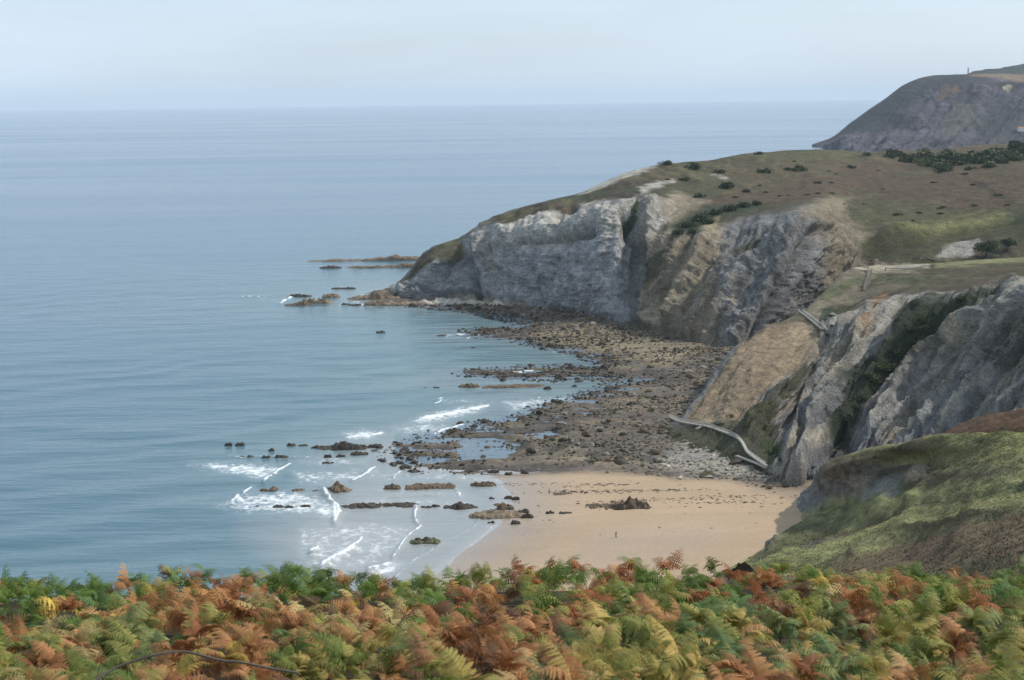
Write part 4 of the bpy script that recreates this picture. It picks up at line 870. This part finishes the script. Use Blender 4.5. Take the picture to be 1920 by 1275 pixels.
def bush(px, py, wpx, kind_, label, group, sheets=('headland',), zs=1.0):
    h_ = hit(px, py, sheets)
    if h_ is None: return
    p = h_[0]; r = wpx * p.y / F_PX / 2
    o = put('gorse_bush', bush_me[kind_][int(px) % 4], loc=(p.x, p.y, p.z - r * .12)); o.scale = (r, r, r * .85 * zs); o.rotation_euler = (0, 0, px * .37)
    tagp(o, label, 'bush', group)
for px, py, wx_, od in lr([(1250,309,30),(1302,316,36),(1350,324,24),(1422,290,22),(1434,324,30),(1478,319,16),(1499,319,40),(1360,352,38),(1310,370,28),(1625,292,20),(1597,315,18),(1400,360,20),(1285,338,20)]):
    bush(px, py, wx_, 'dark', 'low dark bush dotted on the headland heath, %s from the left' % od, 'bushes dotted on the headland heath')
rb = random.Random(21)
small = []
while len(small) < 36:
    a_, b_ = rb.uniform(1230, 1900), rb.uniform(300, 415)
    if b_ > 300 + max(0, (1300 - a_)) * .3 and (a_ > 1560 or b_ < 372): small.append((int(a_), int(b_), rb.uniform(9, 22)))
for px, py, wx_ in small:
    bush(px, py, wx_, ['dark', 'mid'][px % 2], 'very small tuft of scrub scattered on the open heath of the headland', 'small scrub tufts on the heath', zs=.7)
for px, py, wx_, od in lr([(1272,438,30),(1290,425,34),(1312,412,38),(1338,402,36),(1365,395,36),(1392,388,34),(1420,384,28),(1300,436,24),(1330,418,28)]):
    bush(px, py, wx_, 'dark', 'dark bush in the slanting thicket above the tan cliff, %s from the left' % od, 'bushes in the thicket above the tan cliff')
for px, py, wx_, od in lr([(1688,294,34),(1712,298,38),(1738,296,42),(1742,312,36),(1766,316,40),(1790,310,42),(1802,297,38),(1830,306,46),(1858,302,42),(1888,294,48),(1914,288,46),(1735,284,30),(1760,280,30),(1775,287,32),(1852,314,34),(1880,306,36),(1905,300,38),(1818,318,26),(1725,306,30),(1930,296,40),(1676,290,40),(1700,304,50),(1755,303,56),(1780,301,60),(1812,306,60),(1842,297,60),(1870,292,60),(1896,298,56),(1912,280,60),(1770,322,44),(1668,296,34)]):
    bush(px, py, wx_, ['dark', 'mid'][px % 2], 'dense scrub bush around the distant knoll, %s from the left' % od, 'scrub bushes around the knoll', zs=.95)
for px, py, wx_, od in lr([(1640,715,34),(1662,690,40),(1690,662,40),(1715,640,38),(1618,748,36),(1740,618,34),(1768,592,32),(1800,562,30),(1675,655,34),(1592,788,34),(1705,620,32),(1650,690,30),(1628,705,30),(1602,765,30),(1578,818,32),(1730,600,28)]):
    bush(px, py, wx_, ['mid', 'dark'][px % 2], 'dark bush in the gully splitting the grey cliff, %s from the left' % od, 'bushes in the gully of the grey cliff', ('sea_cliff',), .95)
for px, py, wx_, od in lr([(1555,592,22),(1562,612,24),(1548,628,20),(1445,848,26),(1462,862,20),(1400,795,22),(1432,800,26),(1350,795,20),(1275,815,22),(1300,835,26),(1335,846,24),(1380,850,22),(1255,812,18),(1370,780,20)]):
    bush(px, py, wx_, 'mid', 'green shrub on the stair spur above the beach, %s from the left' % od, 'shrubs beside the stairs', ('sea_cliff', 'beach'), .6)
def tree(px, py, hp, label):
    p = hit(px, py, ('sea_cliff', 'headland'))[0]; H = hp * p.y / F_PX
    t = put('tree', None, loc=(p.x, p.y, p.z)); tagp(t, label, 'tree', None)
    V = []; F_ = []
    def limb(a, b, r0, r1):
        a, b = np.array(a, float), np.array(b, float); d = b - a; d /= np.linalg.norm(d); u = np.cross(d, [0.3, .9, .1]); u /= np.linalg.norm(u); v = np.cross(d, u); o_ = len(V)
        for c, r in ((a, r0), (b, r1)):
            for k in range(7): V.append(c + r * (u * math.cos(k * .8976) + v * math.sin(k * .8976)))
        for k in range(7): F_.append((o_ + k, o_ + (k + 1) % 7, o_ + 7 + (k + 1) % 7, o_ + 7 + k))
    limb((0, 0, -.3), (.1 * H, 0, H * .45), H * .07, H * .05)
    for k in range(6): limb((.08 * H, 0, H * .4), (.1 * H + math.cos(k) * H * .5, math.sin(k) * H * .4, H * .75), H * .035, H * .012)
    put('trunk', mesh_np('trunk', V, F_), ML_BARK, t)
    V2, F2 = clump(900, H * .75, H * .6, H * .5, H * .07, 77 + px, 10); V2[:, 2] += H * .38
    put('crown', mesh_np('crown', V2, F2, smooth=False), ML_DARK, t)
tree(1848, 483, 31, 'dark wind-shaped tree standing on the grassy terrace by the pale bank')
tree(1888, 470, 22, 'lower dark tree just right of the wind-shaped one on the terrace')

# ------------------------------------------------------------------ stairs, walkways and fences
MW = plain_mat('weathered_concrete', (.31, .285, .24), var=.15, scale=1.0); MWD = plain_mat('dark_timber', (.11, .095, .075), var=.2); MST = plain_mat('pale_rail', (.55, .54, .50), var=.1)
def box_at(V, F_, c, d, wd, ht):
    """box centred at c spanning vector d, of width wd across and height ht"""
    c, d = np.array(c, float), np.array(d, float); s = np.cross(d, [0, 0, 1.0]); L = np.linalg.norm(s)
    s = s / L if L > 1e-6 else np.array([1.0, 0, 0]); u = np.cross(s, d); u /= np.linalg.norm(u); o_ = len(V)
    for a in (-.5, .5):
        for b in (-.5, .5):
            for e in (-.5, .5): V.append(c + d * a + s * wd * b + u * ht * e)
    for f in ((0,1,3,2),(4,6,7,5),(0,4,5,1),(2,3,7,6),(0,2,6,4),(1,5,7,3)): F_.append(tuple(o_ + i for i in f))
def path_pts(pxs, sheets, lift=.25, step=2.0):
    out_ = []
    for a, b in zip(pxs[:-1], pxs[1:]):
        for t in np.linspace(0, 1, 7)[:-1]:
            h_ = hit(a[0] + (b[0] - a[0]) * t, a[1] + (b[1] - a[1]) * t, sheets)
            if h_: out_.append(np.array(h_[0]))
    h_ = hit(*pxs[-1], sheets)
    if h_: out_.append(np.array(h_[0]))
    P_ = np.array(out_)
    for _ in range(8): P_[1:-1] = (P_[:-2] + P_[1:-1] * 2 + P_[2:]) / 4
    P_[:, 2] += lift
    k = np.concatenate([[0], np.cumsum(np.linalg.norm(np.diff(P_, axis=0), axis=1))]); n = max(int(k[-1] / step), 2)
    return np.stack([np.interp(np.linspace(0, k[-1], n), k, P_[:, j]) for j in range(3)], -1)
def walkway(name, pxs, sheets, wd, label, cat, rails=(1, -1), mdeck=MW, mrail=MST, steps=False, railh=1.0, lift=.3):
    P_ = path_pts(pxs, sheets, lift, 2.0); c = P_[0]; t = put(name, None, loc=tuple(c)); tagp(t, label, cat); P_ = P_ - c
    T = np.gradient(P_, axis=0); S_ = np.stack([T[:, 1], -T[:, 0], T[:, 0] * 0], -1); S_ /= np.linalg.norm(S_, axis=1, keepdims=True) + 1e-9
    V = []
    for p, s in zip(P_, S_):
        for a, zz in ((-.5, 0), (.5, 0), (.5, -.4), (-.5, -.4)): V.append(p + s * wd * a + [0, 0, zz])
    F_ = [(i * 4 + k, i * 4 + (k + 1) % 4, i * 4 + 4 + (k + 1) % 4, i * 4 + 4 + k) for i in range(len(P_) - 1) for k in range(4)] + [(0, 1, 2, 3), tuple(len(V) - 4 + k for k in (3, 2, 1, 0))]
    put('deck', mesh_np('deck', V, F_, smooth=False), mdeck, t)
    if steps:
        V, F_ = [], []; n = len(P_) * 4; k_ = np.linspace(0, len(P_) - 1, n); Q_ = np.stack([np.interp(k_, np.arange(len(P_)), P_[:, j]) for j in range(3)], -1); SS = np.stack([np.interp(k_, np.arange(len(P_)), S_[:, j]) for j in range(3)], -1)
        for p, s in zip(Q_, SS): box_at(V, F_, p + [0, 0, .07], s * wd * .96, .3, .14)
        put('steps', mesh_np('steps', V, F_, smooth=False), mdeck, t, kind='stuff')
    for sg in rails:
        V, F_ = [], []
        for i in range(len(P_) - 1):
            a = P_[i] + S_[i] * wd * .47 * sg; b = P_[i + 1] + S_[i + 1] * wd * .47 * sg
            for hh in (railh, railh * .5): box_at(V, F_, (a + b) / 2 + [0, 0, hh], b - a, .12, .12)
        r_ = put('railing', mesh_np('railing', V, F_, smooth=False), mrail, t)
        for i in range(len(P_)):
            V2, F2 = [], []; a = P_[i] + S_[i] * wd * .47 * sg; box_at(V2, F2, a + [0, 0, railh / 2 - .05], (0, 0.001, railh + .1), .14, .14)
            put('post', mesh_np('post', V2, F2, smooth=False), mrail, r_)
walkway('beach_walkway', [(1256,784),(1275,793),(1300,797),(1330,801),(1352,810),(1372,817),(1388,825),(1396,838),(1400,849),(1415,860),(1438,876)], ('sea_cliff', 'beach'), 1.05, 'pale concrete walkway with a rail bending down the scrubby slope to the sand', 'walkway', rails=(1,), lift=.5)
walkway('beach_ramp', [(1381,857),(1400,864),(1420,871),(1438,880)], ('sea_cliff', 'beach'), 1.2, 'short pale ramp joining the foot of the walkway from the left', 'ramp', rails=(), lift=.6)
walkway('concrete_beam', [(1306,806),(1318,800)], ('sea_cliff', 'beach'), 1.0, 'short white concrete beam lying just below the walkway bend', 'beam', rails=(), lift=.5)
walkway('upper_stairway', [(1501,586),(1515,596),(1530,608),(1544,620)], ('sea_cliff',), 1.9, 'dark stairway between two pale rails at the top of the tan spur', 'stairs', rails=(1, -1), mdeck=MWD, steps=True)
walkway('terrace_steps', [(1631,508),(1629,520),(1625,532),(1622,545)], ('sea_cliff',), 1.7, 'flight of pale steps descending from the terrace edge', 'steps', rails=(1, -1), mrail=MWD, steps=True)
walkway('terrace_wall', [(1660,505),(1700,506),(1730,503)], ('sea_cliff',), .7, 'long low pale wall along the front of the terrace path', 'wall', rails=(), lift=.8)
walkway('terrace_fence', [(1600,500),(1628,502)], ('sea_cliff',), .5, 'low dark timber barrier at the left end of the terrace', 'fence', rails=(1,), mdeck=MWD, mrail=MWD, railh=.7, lift=.2)
walkway('path_curb', [(1738,485),(1750,490),(1772,493)], ('sea_cliff', 'headland'), .6, 'dark curb curving along the grass path on the terrace', 'curb', rails=(), mdeck=MWD, lift=.7)

# ------------------------------------------------------------------ people
def person_mesh(seed, jacket, trousers):
    me = bpy.data.meshes.new('body')
    s = .12 * (1 if seed % 2 else -1)
    vs = [(0,0,.95),(0,0,1.15),(0,0,1.38),(0,0,1.50),(0,.01,1.62),(0,.02,1.72),(.10,0,.88),(.11,s,.48),(.11,s*1.4,.06),(.11,s*1.4-.12,.03),(-.10,0,.88),(-.11,-s,.48),(-.11,-s*1.2,.06),(-.11,-s*1.2-.12,.03),
          (.19,0,1.40),(.25,-s*.4,1.13),(.26,-s-.06,.90),(.26,-s-.09,.80),(-.19,0,1.40),(-.25,s*.4,1.13),(-.26,s-.06,.90),(-.26,s-.09,.80)]
    es = [(0,1),(1,2),(2,3),(3,4),(4,5),(0,6),(6,7),(7,8),(8,9),(0,10),(10,11),(11,12),(12,13),(2,14),(14,15),(15,16),(16,17),(2,18),(18,19),(19,20),(20,21)]
    rad = [.15,.14,.16,.065,.10,.095,.10,.07,.05,.045,.10,.07,.05,.045,.075,.055,.042,.04,.075,.055,.042,.04]
    me.from_pydata(vs, es, []); o = bpy.data.objects.new('tmp_body', me); COL.objects.link(o)
    sk = o.modifiers.new('skin', 'SKIN'); 
    for i, r in enumerate(rad): me.skin_vertices[0].data[i].radius = (r, r * .8)
    me.skin_vertices[0].data[0].use_root = True
    sb = o.modifiers.new('sub', 'SUBSURF'); sb.levels = 1; sb.render_levels = 1
    dg = bpy.context.evaluated_depsgraph_get(); ev = bpy.data.meshes.new_from_object(o.evaluated_get(dg)); bpy.data.objects.remove(o)
    for nm, c in (('trousers', trousers), ('jacket', jacket), ('skin', (.45, .28, .2)), ('hair', (.05, .035, .025))):
        ev.materials.append(plain_mat(nm, c, var=.1, bump=0))
    for p in ev.polygons:
        zc = p.center.z; ax = abs(p.center.x)
        p.material_index = 3 if zc > 1.66 or (zc > 1.56 and p.center.y > .05) else 2 if zc > 1.47 or (ax > .2 and zc < .88) else 1 if (zc > .92 or ax > .2) else 0
        p.use_smooth = True
    ev.name = 'body'; return ev
pm = [person_mesh(1, (.04, .045, .06), (.03, .03, .04)), person_mesh(2, (.6, .6, .58), (.05, .06, .1)), person_mesh(3, (.28, .05, .04), (.04, .04, .05))]
for px, py, k, lab, sh in [
 (1713,488,0,'person in dark clothes at the left of the group on the terrace path','sea_cliff'), (1719,489,0,'person in dark clothes in the middle of the group on the terrace path','sea_cliff'),
 (1726,489,1,'person in a pale top in the group on the terrace path','sea_cliff'), (1733,490,0,'person in dark clothes at the right end of the group on the terrace path','sea_cliff'),
 (1660,509,0,'lone person in dark clothes standing at the pale terrace wall','sea_cliff'), (1622,512,0,'person in dark clothes at the head of the terrace steps','sea_cliff'), (1631,510,1,'person in a white top starting down the terrace steps','sea_cliff'),
 (1764,477,0,'distant walker in dark clothes in front of the pale bank','headland'), (1030,926,0,'person in dark clothes walking on the sand near the waterline','beach'), (1155,1008,2,'person in a reddish top walking on the open sand nearest the ferns','beach')]:
    h_ = hit(px, py, (sh, 'sea_cliff', 'headland'))
    if h_: o = put('person', pm[k], loc=tuple(h_[0])); o.rotation_euler = (0, 0, px * .7); tagp(o, lab, 'person')

# ------------------------------------------------------------------ mast and house on the far headland
def far_thing(px, py): return np.array(hit(px, py, ('far_headland',))[0])
p = far_thing(1815, 143); t = put('lookout_mast', None, loc=tuple(p)); tagp(t, 'thin lattice mast on the skyline of the far headland', 'mast')
V, F_ = [], []
for sx in (-1.4, 1.4):
    for sy in (-1.4, 1.4): box_at(V, F_, (sx * .7, sy * .7, 9), (-sx * .6, -sy * .6, 20), .5, .5)
for zz in (4, 8, 12, 16): box_at(V, F_, (0, 0, zz), (3, 0, .3), 3, .3)
put('frame', mesh_np('frame', V, F_, smooth=False), plain_mat('rusty_steel', (.30, .17, .11)), t)
V, F_ = [], []; box_at(V, F_, (0, 0, 18.5), (4.5, 0, .01), 4.5, 1.0); put('platform', mesh_np('platform', V, F_, smooth=False), plain_mat('pale_paint', (.5, .42, .36)), t)
p = far_thing(1914, 246); t = put('house', None, loc=tuple(p)); tagp(t, 'tiny white house on the flank of the far headland at the right edge', 'house')
V, F_ = [], []; box_at(V, F_, (0, 0, 3), (13, 0, .01), 8, 7); put('wall', mesh_np('wall', V, F_, smooth=False), plain_mat('white_render', (.75, .74, .7)), t)
put('roof', mesh_np('roof', [(-7,-4.5,6.5),(7,-4.5,6.5),(7,4.5,6.5),(-7,4.5,6.5),(-7,0,9),(7,0,9)], [(0,1,5,4),(2,3,4,5),(0,4,3,3),(1,2,5,5)], smooth=False), plain_mat('clay_tiles', (.35, .16, .1)), t)

# ------------------------------------------------------------------ grass tufts and heather on the green hillside (stuff)
nu, nv = HP.shape[:2]; n = 18000
iu = RNG.integers(2, nu - 2, n); iv = RNG.integers(40, nv - 2, n); pos = HP[iu, iv]; cc = HC[iu, iv]
hpx, hpy, _ = project(pos); keep = (hpx < 2050) & (hpy < 1180) & (pos[:, 1] > 60); pos, cc = pos[keep], cc[keep]; n = len(pos)
V = np.zeros((n, 4, 3, 3)); 
for k in range(4):
    a = RNG.uniform(0, 6.28, n); hgt = RNG.uniform(.12, .36, n) * (pos[:, 1] / 200)**.3; d = np.stack([np.cos(a), np.sin(a), 0 * a], -1); off_ = RNG.normal(0, .25, (n, 3)) * [1, 1, 0]
    b = pos + off_; V[:, k, 0] = b - d * .09; V[:, k, 1] = b + d * .09; V[:, k, 2] = b + np.stack([.35 * hgt + RNG.normal(0, .08, n), RNG.normal(0, .1, n), hgt], -1)
Cg = np.repeat((cc * RNG.uniform(1.15, 2.1, (n, 1)))[:, None, None, :], 4, 1).repeat(3, 2)
put('grass_and_heather', mesh_np('grass_and_heather', V.reshape(-1, 3), np.arange(n * 12).reshape(-1, 3), np.clip(Cg.reshape(-1, 3), 0, .7), smooth=False), MAT_HILL, kind='stuff')

# ------------------------------------------------------------------ bracken
def frond(L, width, npin, nleaf, curl, seed, lod=False):
    r = np.random.default_rng(seed); V, F_ = [], []
    ss = np.linspace(0, 1, npin + 2); ang = R(62) - curl * ss**1.2; x = np.concatenate([[0], np.cumsum(np.cos(ang[:-1]) * L / (npin + 1))]); zz = np.concatenate([[0], np.cumsum(np.sin(ang[:-1]) * L / (npin + 1))])
    side_drift = np.cumsum(r.normal(0, .006, npin + 2)) * L
    C = np.stack([x, side_drift, zz], -1)
    for i in range(npin + 1):                      # rachis
        wv = .006 * (1 - ss[i] * .7); o_ = len(V); V += [C[i] + [0, -wv, 0], C[i] + [0, wv, 0], C[i + 1] + [0, wv, 0], C[i + 1] + [0, -wv, 0]]; F_.append((o_, o_ + 1, o_ + 2, o_ + 3))
    for i in range(1, npin + 1):
        s = ss[i]; T = C[min(i + 1, npin + 1)] - C[i - 1]; T /= np.linalg.norm(T)
        if s < .16: continue
        pl = width * (1 - (s - .16) / .84)**.85 * r.uniform(.85, 1.1) + .01
        for sg in (-1, 1):
            up = np.cross(T, [0, 1, 0]); fw = r.uniform(.18, .45)
            d = np.array([0, sg, 0]) + T * fw - np.array([0, 0, 1]) * r.uniform(.05, .45); d /= np.linalg.norm(d)
            prev = C[i]; 
            for j in range(nleaf):
                q0 = C[i] + d * pl * j / nleaf - np.array([0, 0, pl * .25 * (j / nleaf)**2]); q1 = C[i] + d * pl * (j + 1) / nleaf - np.array([0, 0, pl * .25 * ((j + 1) / nleaf)**2])
                ll = pl * .27 * (1 - j / nleaf * .8) * (1 if j else .8); side = np.cross(d, up); side /= np.linalg.norm(side) + 1e-9
                for s2 in (-1, 1):
                    tip = (q0 + q1) / 2 + side * s2 * ll + d * ll * .35 - np.array([0, 0, ll * r.uniform(-.1, .35)]); o_ = len(V)
                    V += [q0, q1, tip]; F_.append((o_, o_ + 1, o_ + 2, o_ + 2))
    # quads and degenerate quads -> triangles
    tri = []
    for f in F_:
        tri.append((f[0], f[1], f[2]))
        if f[3] != f[2]: tri.append((f[0], f[2], f[3]))
    return np.array(V), np.array(tri)
FC = {'green': (.105, .165, .028), 'yellow-green': (.25, .255, .055), 'blue-green': (.12, .195, .065), 'rust-brown': (.31, .118, .044), 'orange-tan': (.43, .22, .082), 'dark brown': (.15, .075, .04), 'golden yellow': (.52, .36, .08), 'straw-coloured': (.42, .34, .14)}
def browned(m, c, alt):
    # each frond browns unevenly from its tips
    nt = m.node_tree; vm = [n_ for n_ in nt.nodes if n_.type == 'VECT_MATH'][0]
    n1 = noise_node(nt, 3.2, detail=3); oi = N(nt, 'ShaderNodeObjectInfo'); ad = N(nt, 'ShaderNodeMath', operation='ADD'); nt.links.new(n1.outputs[0], ad.inputs[0]); nt.links.new(oi.outputs['Random'], ad.inputs[1])
    mr = N(nt, 'ShaderNodeMapRange'); mr.inputs[1].default_value = .75; mr.inputs[2].default_value = 1.35; mr.inputs[4].default_value = .85; nt.links.new(ad.outputs[0], mr.inputs[0])
    mx = N(nt, 'ShaderNodeMix', data_type='RGBA'); mx.inputs[6].default_value = (*c, 1); mx.inputs[7].default_value = (*alt, 1); nt.links.new(mr.outputs[0], mx.inputs[0]); nt.links.new(mx.outputs[2], vm.inputs[0]); return m
ALT = {'green': (.28, .24, .07), 'yellow-green': (.42, .29, .09), 'blue-green': (.25, .25, .09), 'rust-brown': (.44, .24, .10), 'orange-tan': (.34, .16, .07), 'dark brown': (.26, .13, .06), 'golden yellow': (.30, .26, .06), 'straw-coloured': (.45, .24, .11)}
FM = {k: browned(leaf_mat('bracken_' + k.replace('-', '_').replace(' ', '_'), c, var=.45, trans=.25, objrand=.3), c, ALT[k]) for k, c in FC.items()}
shapes = [frond(1.0, .36, 15, 9, R(70 + 14 * k), 1000 + k) for k in range(6)]
lods = [frond(1.0, .38, 11, 4, R(70 + 14 * k), 1100 + k) for k in range(6)]
FME = {}
def frond_me(c, k):
    if (c, k) not in FME:
        me = mesh_np('frond', *shapes[k], smooth=False); me.materials.append(FM[c]); FME[(c, k)] = me
    return FME[(c, k)]
def stem_me(c):
    if c not in FME:
        V, F_ = [], []; box_at(V, F_, (0, 0, .3), (.02, .01, .7), .012, .012); me = mesh_np('stem', V, F_); me.materials.append(FM[c]); FME[c] = me
    return FME[c]
zones_px = [  # (polygon in the photograph, colours with weights)
 ([(-50,1040),(300,1060),(330,1110),(250,1180),(60,1190),(-50,1150)], {'green': 9, 'blue-green': 2, 'rust-brown': 1}),
 ([(250,1120),(330,1070),(480,1080),(540,1180),(500,1275),(330,1280),(260,1200)], {'rust-brown': 6, 'orange-tan': 6, 'green': 1}),
 ([(440,1040),(760,1060),(860,1100),(840,1140),(600,1130),(470,1090)], {'green': 8, 'yellow-green': 2, 'orange-tan': 1}),
 ([(520,1120),(760,1110),(800,1200),(560,1240)], {'straw-coloured': 4, 'orange-tan': 4, 'yellow-green': 4, 'golden yellow': 1}),
 ([(520,1190),(760,1190),(860,1290),(500,1290)], {'yellow-green': 5, 'green': 6}),
 ([(830,1090),(980,1080),(1000,1280),(840,1280)], {'rust-brown': 6, 'orange-tan': 3, 'dark brown': 2, 'yellow-green': 1}),
 ([(-50,1180),(260,1190),(330,1300),(-50,1300)], {'blue-green': 4, 'green': 4, 'yellow-green': 2, 'orange-tan': 3}),
 ([(980,1060),(1240,1060),(1260,1180),(1000,1180)], {'green': 6, 'yellow-green': 4, 'rust-brown': 3}),
 ([(1240,1060),(1400,1050),(1420,1120),(1270,1120)], {'rust-brown': 5, 'yellow-green': 3, 'green': 3}),
 ([(1280,1130),(1460,1110),(1470,1260),(1300,1260)], {'blue-green': 6, 'green': 4, 'orange-tan': 2}),
 ([(1560,1160),(1760,1140),(1780,1290),(1570,1290)], {'yellow-green': 6, 'green': 3, 'blue-green': 2}),
 ([(1740,1080),(2000,1080),(2000,1200),(1760,1190)], {'green': 5, 'rust-brown': 4, 'blue-green': 2, 'yellow-green': 2}),
]
default_mix = {'green': 7, 'yellow-green': 7, 'rust-brown': 2.6, 'orange-tan': 2.8, 'golden yellow': .7, 'dark brown': 1.2, 'straw-coloured': 1.2, 'blue-green': 1.5}
def colour_for(px, py, rnd):
    mx_ = default_mix
    for poly, m_ in zones_px:
        if inside(np.array(px), np.array(py), poly): mx_ = m_; break
    if rnd.random() < .32: mx_ = default_mix
    ks = list(mx_); return rnd.choices(ks, [mx_[k] for k in ks])[0]
rnd = random.Random(5)
plants = []
Yc = 6.6
while Yc < 22.5:
    xx = -.44 * Yc - .8
    while xx < .44 * Yc + .8:
        x_ = xx + rnd.uniform(-.2, .2); y_ = Yc + rnd.uniform(-.25, .25); plants.append((x_, y_)); xx += .32 + .011 * Yc
    Yc += .35 + .008 * Yc
plants.sort(key=lambda p_: p_[1])
infos = []
for x_, y_ in plants:
    gz = CAM_Z - float(near_drop(y_)) + .06 * math.sin(x_ * 1.7); hgt = .42 - .018 * max(y_ - 10, 0) + .20 * (vnoise(np.array([[x_ * .6, y_ * .6, 3.0]]), 5)[0]) + rnd.uniform(-.12, .14)
    a, b, _ = project(np.array([x_, y_, gz + hgt])); a, b = float(a), float(b)
    if a < -120 or a > 2040: continue
    # clumps share a colour: look it up at a jittered spot
    infos.append((x_, y_, gz, hgt, a, b, colour_for(a + rnd.gauss(0, 22), b + rnd.gauss(0, 14), rnd)))
def zone_of(a): return 'below the open sea at the left' if a < 480 else 'below the breaking waves' if a < 900 else 'below the sandy beach' if a < 1400 else 'below the green hillside at the right'
def fronds_of(rnd, n):
    base = rnd.uniform(0, 6.28); o_ = []
    for k in range(n):
        az = base + k * 2.4 + rnd.uniform(-.4, .4)
        o_.append((az, rnd.uniform(.17, .41), rnd.uniform(-.5, .4), rnd.uniform(.3, 1.05), rnd.randrange(6), rnd.uniform(-.8, .8)))
    return o_
NP = 300
for (x_, y_, gz, hgt, a, b, c) in infos[:NP]:
    t = put('bracken_fern', None, loc=(x_, y_, gz)); t.empty_display_size = .1
    rw = 'along the bottom edge' if b > 1200 else 'in the middle band' if b > 1130 else 'near the thicket\'s top'; tagp(t, '%s bracken fern %s, %s' % (c, rw, zone_of(a)), 'fern', '%s bracken ferns %s, %s' % (c, rw, zone_of(a)))
    s_ = put('stem', stem_me(c), parent=t); s_.scale = (1, 1, max(hgt, .3) / .65); s_.rotation_euler = (0, rnd.uniform(-.1, .2), 0)
    c2 = rnd.choice(list(FC)) if rnd.random() < .5 else c
    for az, L, pt, hh, k, rl in fronds_of(rnd, 11):
        o = put('frond', frond_me(c2 if rnd.random() < .35 else c, k), parent=t, loc=(0, 0, hgt * (.35 + .65 * hh))); o.scale = (L, L, L)
        o.rotation_euler = (rl, pt + .15 * math.cos(az), az)
# the plants beyond the nearest three hundred: one mass
def rotm(rx, ry, rz):
    cx, sx, cy, sy, cz, sz = math.cos(rx), math.sin(rx), math.cos(ry), math.sin(ry), math.cos(rz), math.sin(rz)
    return np.array([[cz*cy, cz*sy*sx - sz*cx, cz*sy*cx + sz*sx], [sz*cy, sz*sy*sx + cz*cx, sz*sy*cx - cz*sx], [-sy, cy*sx, cy*cx]])
VV, FF, CC, off = [], [], [], 0
for (x_, y_, gz, hgt, a, b, c) in infos[NP:]:
    for az, L, pt, hh, k, rl in fronds_of(rnd, 7):
        V, F_ = lods[k]; v = (V * L) @ rotm(rl, pt + .15 * math.cos(az), az).T + [x_, y_, gz + hgt * (.35 + .65 * hh)]
        VV.append(v); FF.append(F_ + off); off += len(v); CC.append(np.tile(np.array(FC[c]) * rnd.uniform(.7, 1.3), (len(v), 1)))
mfar = leaf_mat('bracken_far', (1, 1, 1), var=.3, trans=.3, objrand=0); nt = mfar.node_tree
at = N(nt, 'ShaderNodeAttribute'); at.attribute_name = 'Col'
for n_ in nt.nodes:
    if n_.type == 'VECT_MATH': nt.links.new(at.outputs['Color'], n_.inputs[0])
put('bracken_mass', mesh_np('bracken_mass', np.concatenate(VV), np.concatenate(FF), np.concatenate(CC), smooth=False), mfar, kind='stuff')
# dead stem arching through the ferns, and two pale stones among them
cu = []
for px, py, Y_ in [(180,1275,7.6),(215,1253,7.7),(300,1226,7.8),(360,1224,7.9),(430,1240,7.9),(500,1252,7.8),(560,1262,7.7)]: cu.append(at_y(px, py, Y_))
cu = np.array(cu); t_ = np.arange(len(cu)); f_ = np.linspace(0, len(cu) - 1, 24); cu = np.stack([pchip(t_, cu[:, j:j+1], f_)[:, 0] for j in range(3)], -1); c0 = cu[0]
V, F_ = [], []
for i in range(len(cu) - 1): box_at(V, F_, (cu[i] + cu[i + 1]) / 2 - c0, (cu[i + 1] - cu[i]) * 1.05, .011, .011)
tagp(put('dead_stem', mesh_np('dead_stem', V, F_, smooth=False), MWD, loc=tuple(c0)), 'dark dead bramble stem arching over the ferns at the lower left', 'stem')
print('PLANTS', len(infos), 'tris far', sum(len(f) for f in FF))
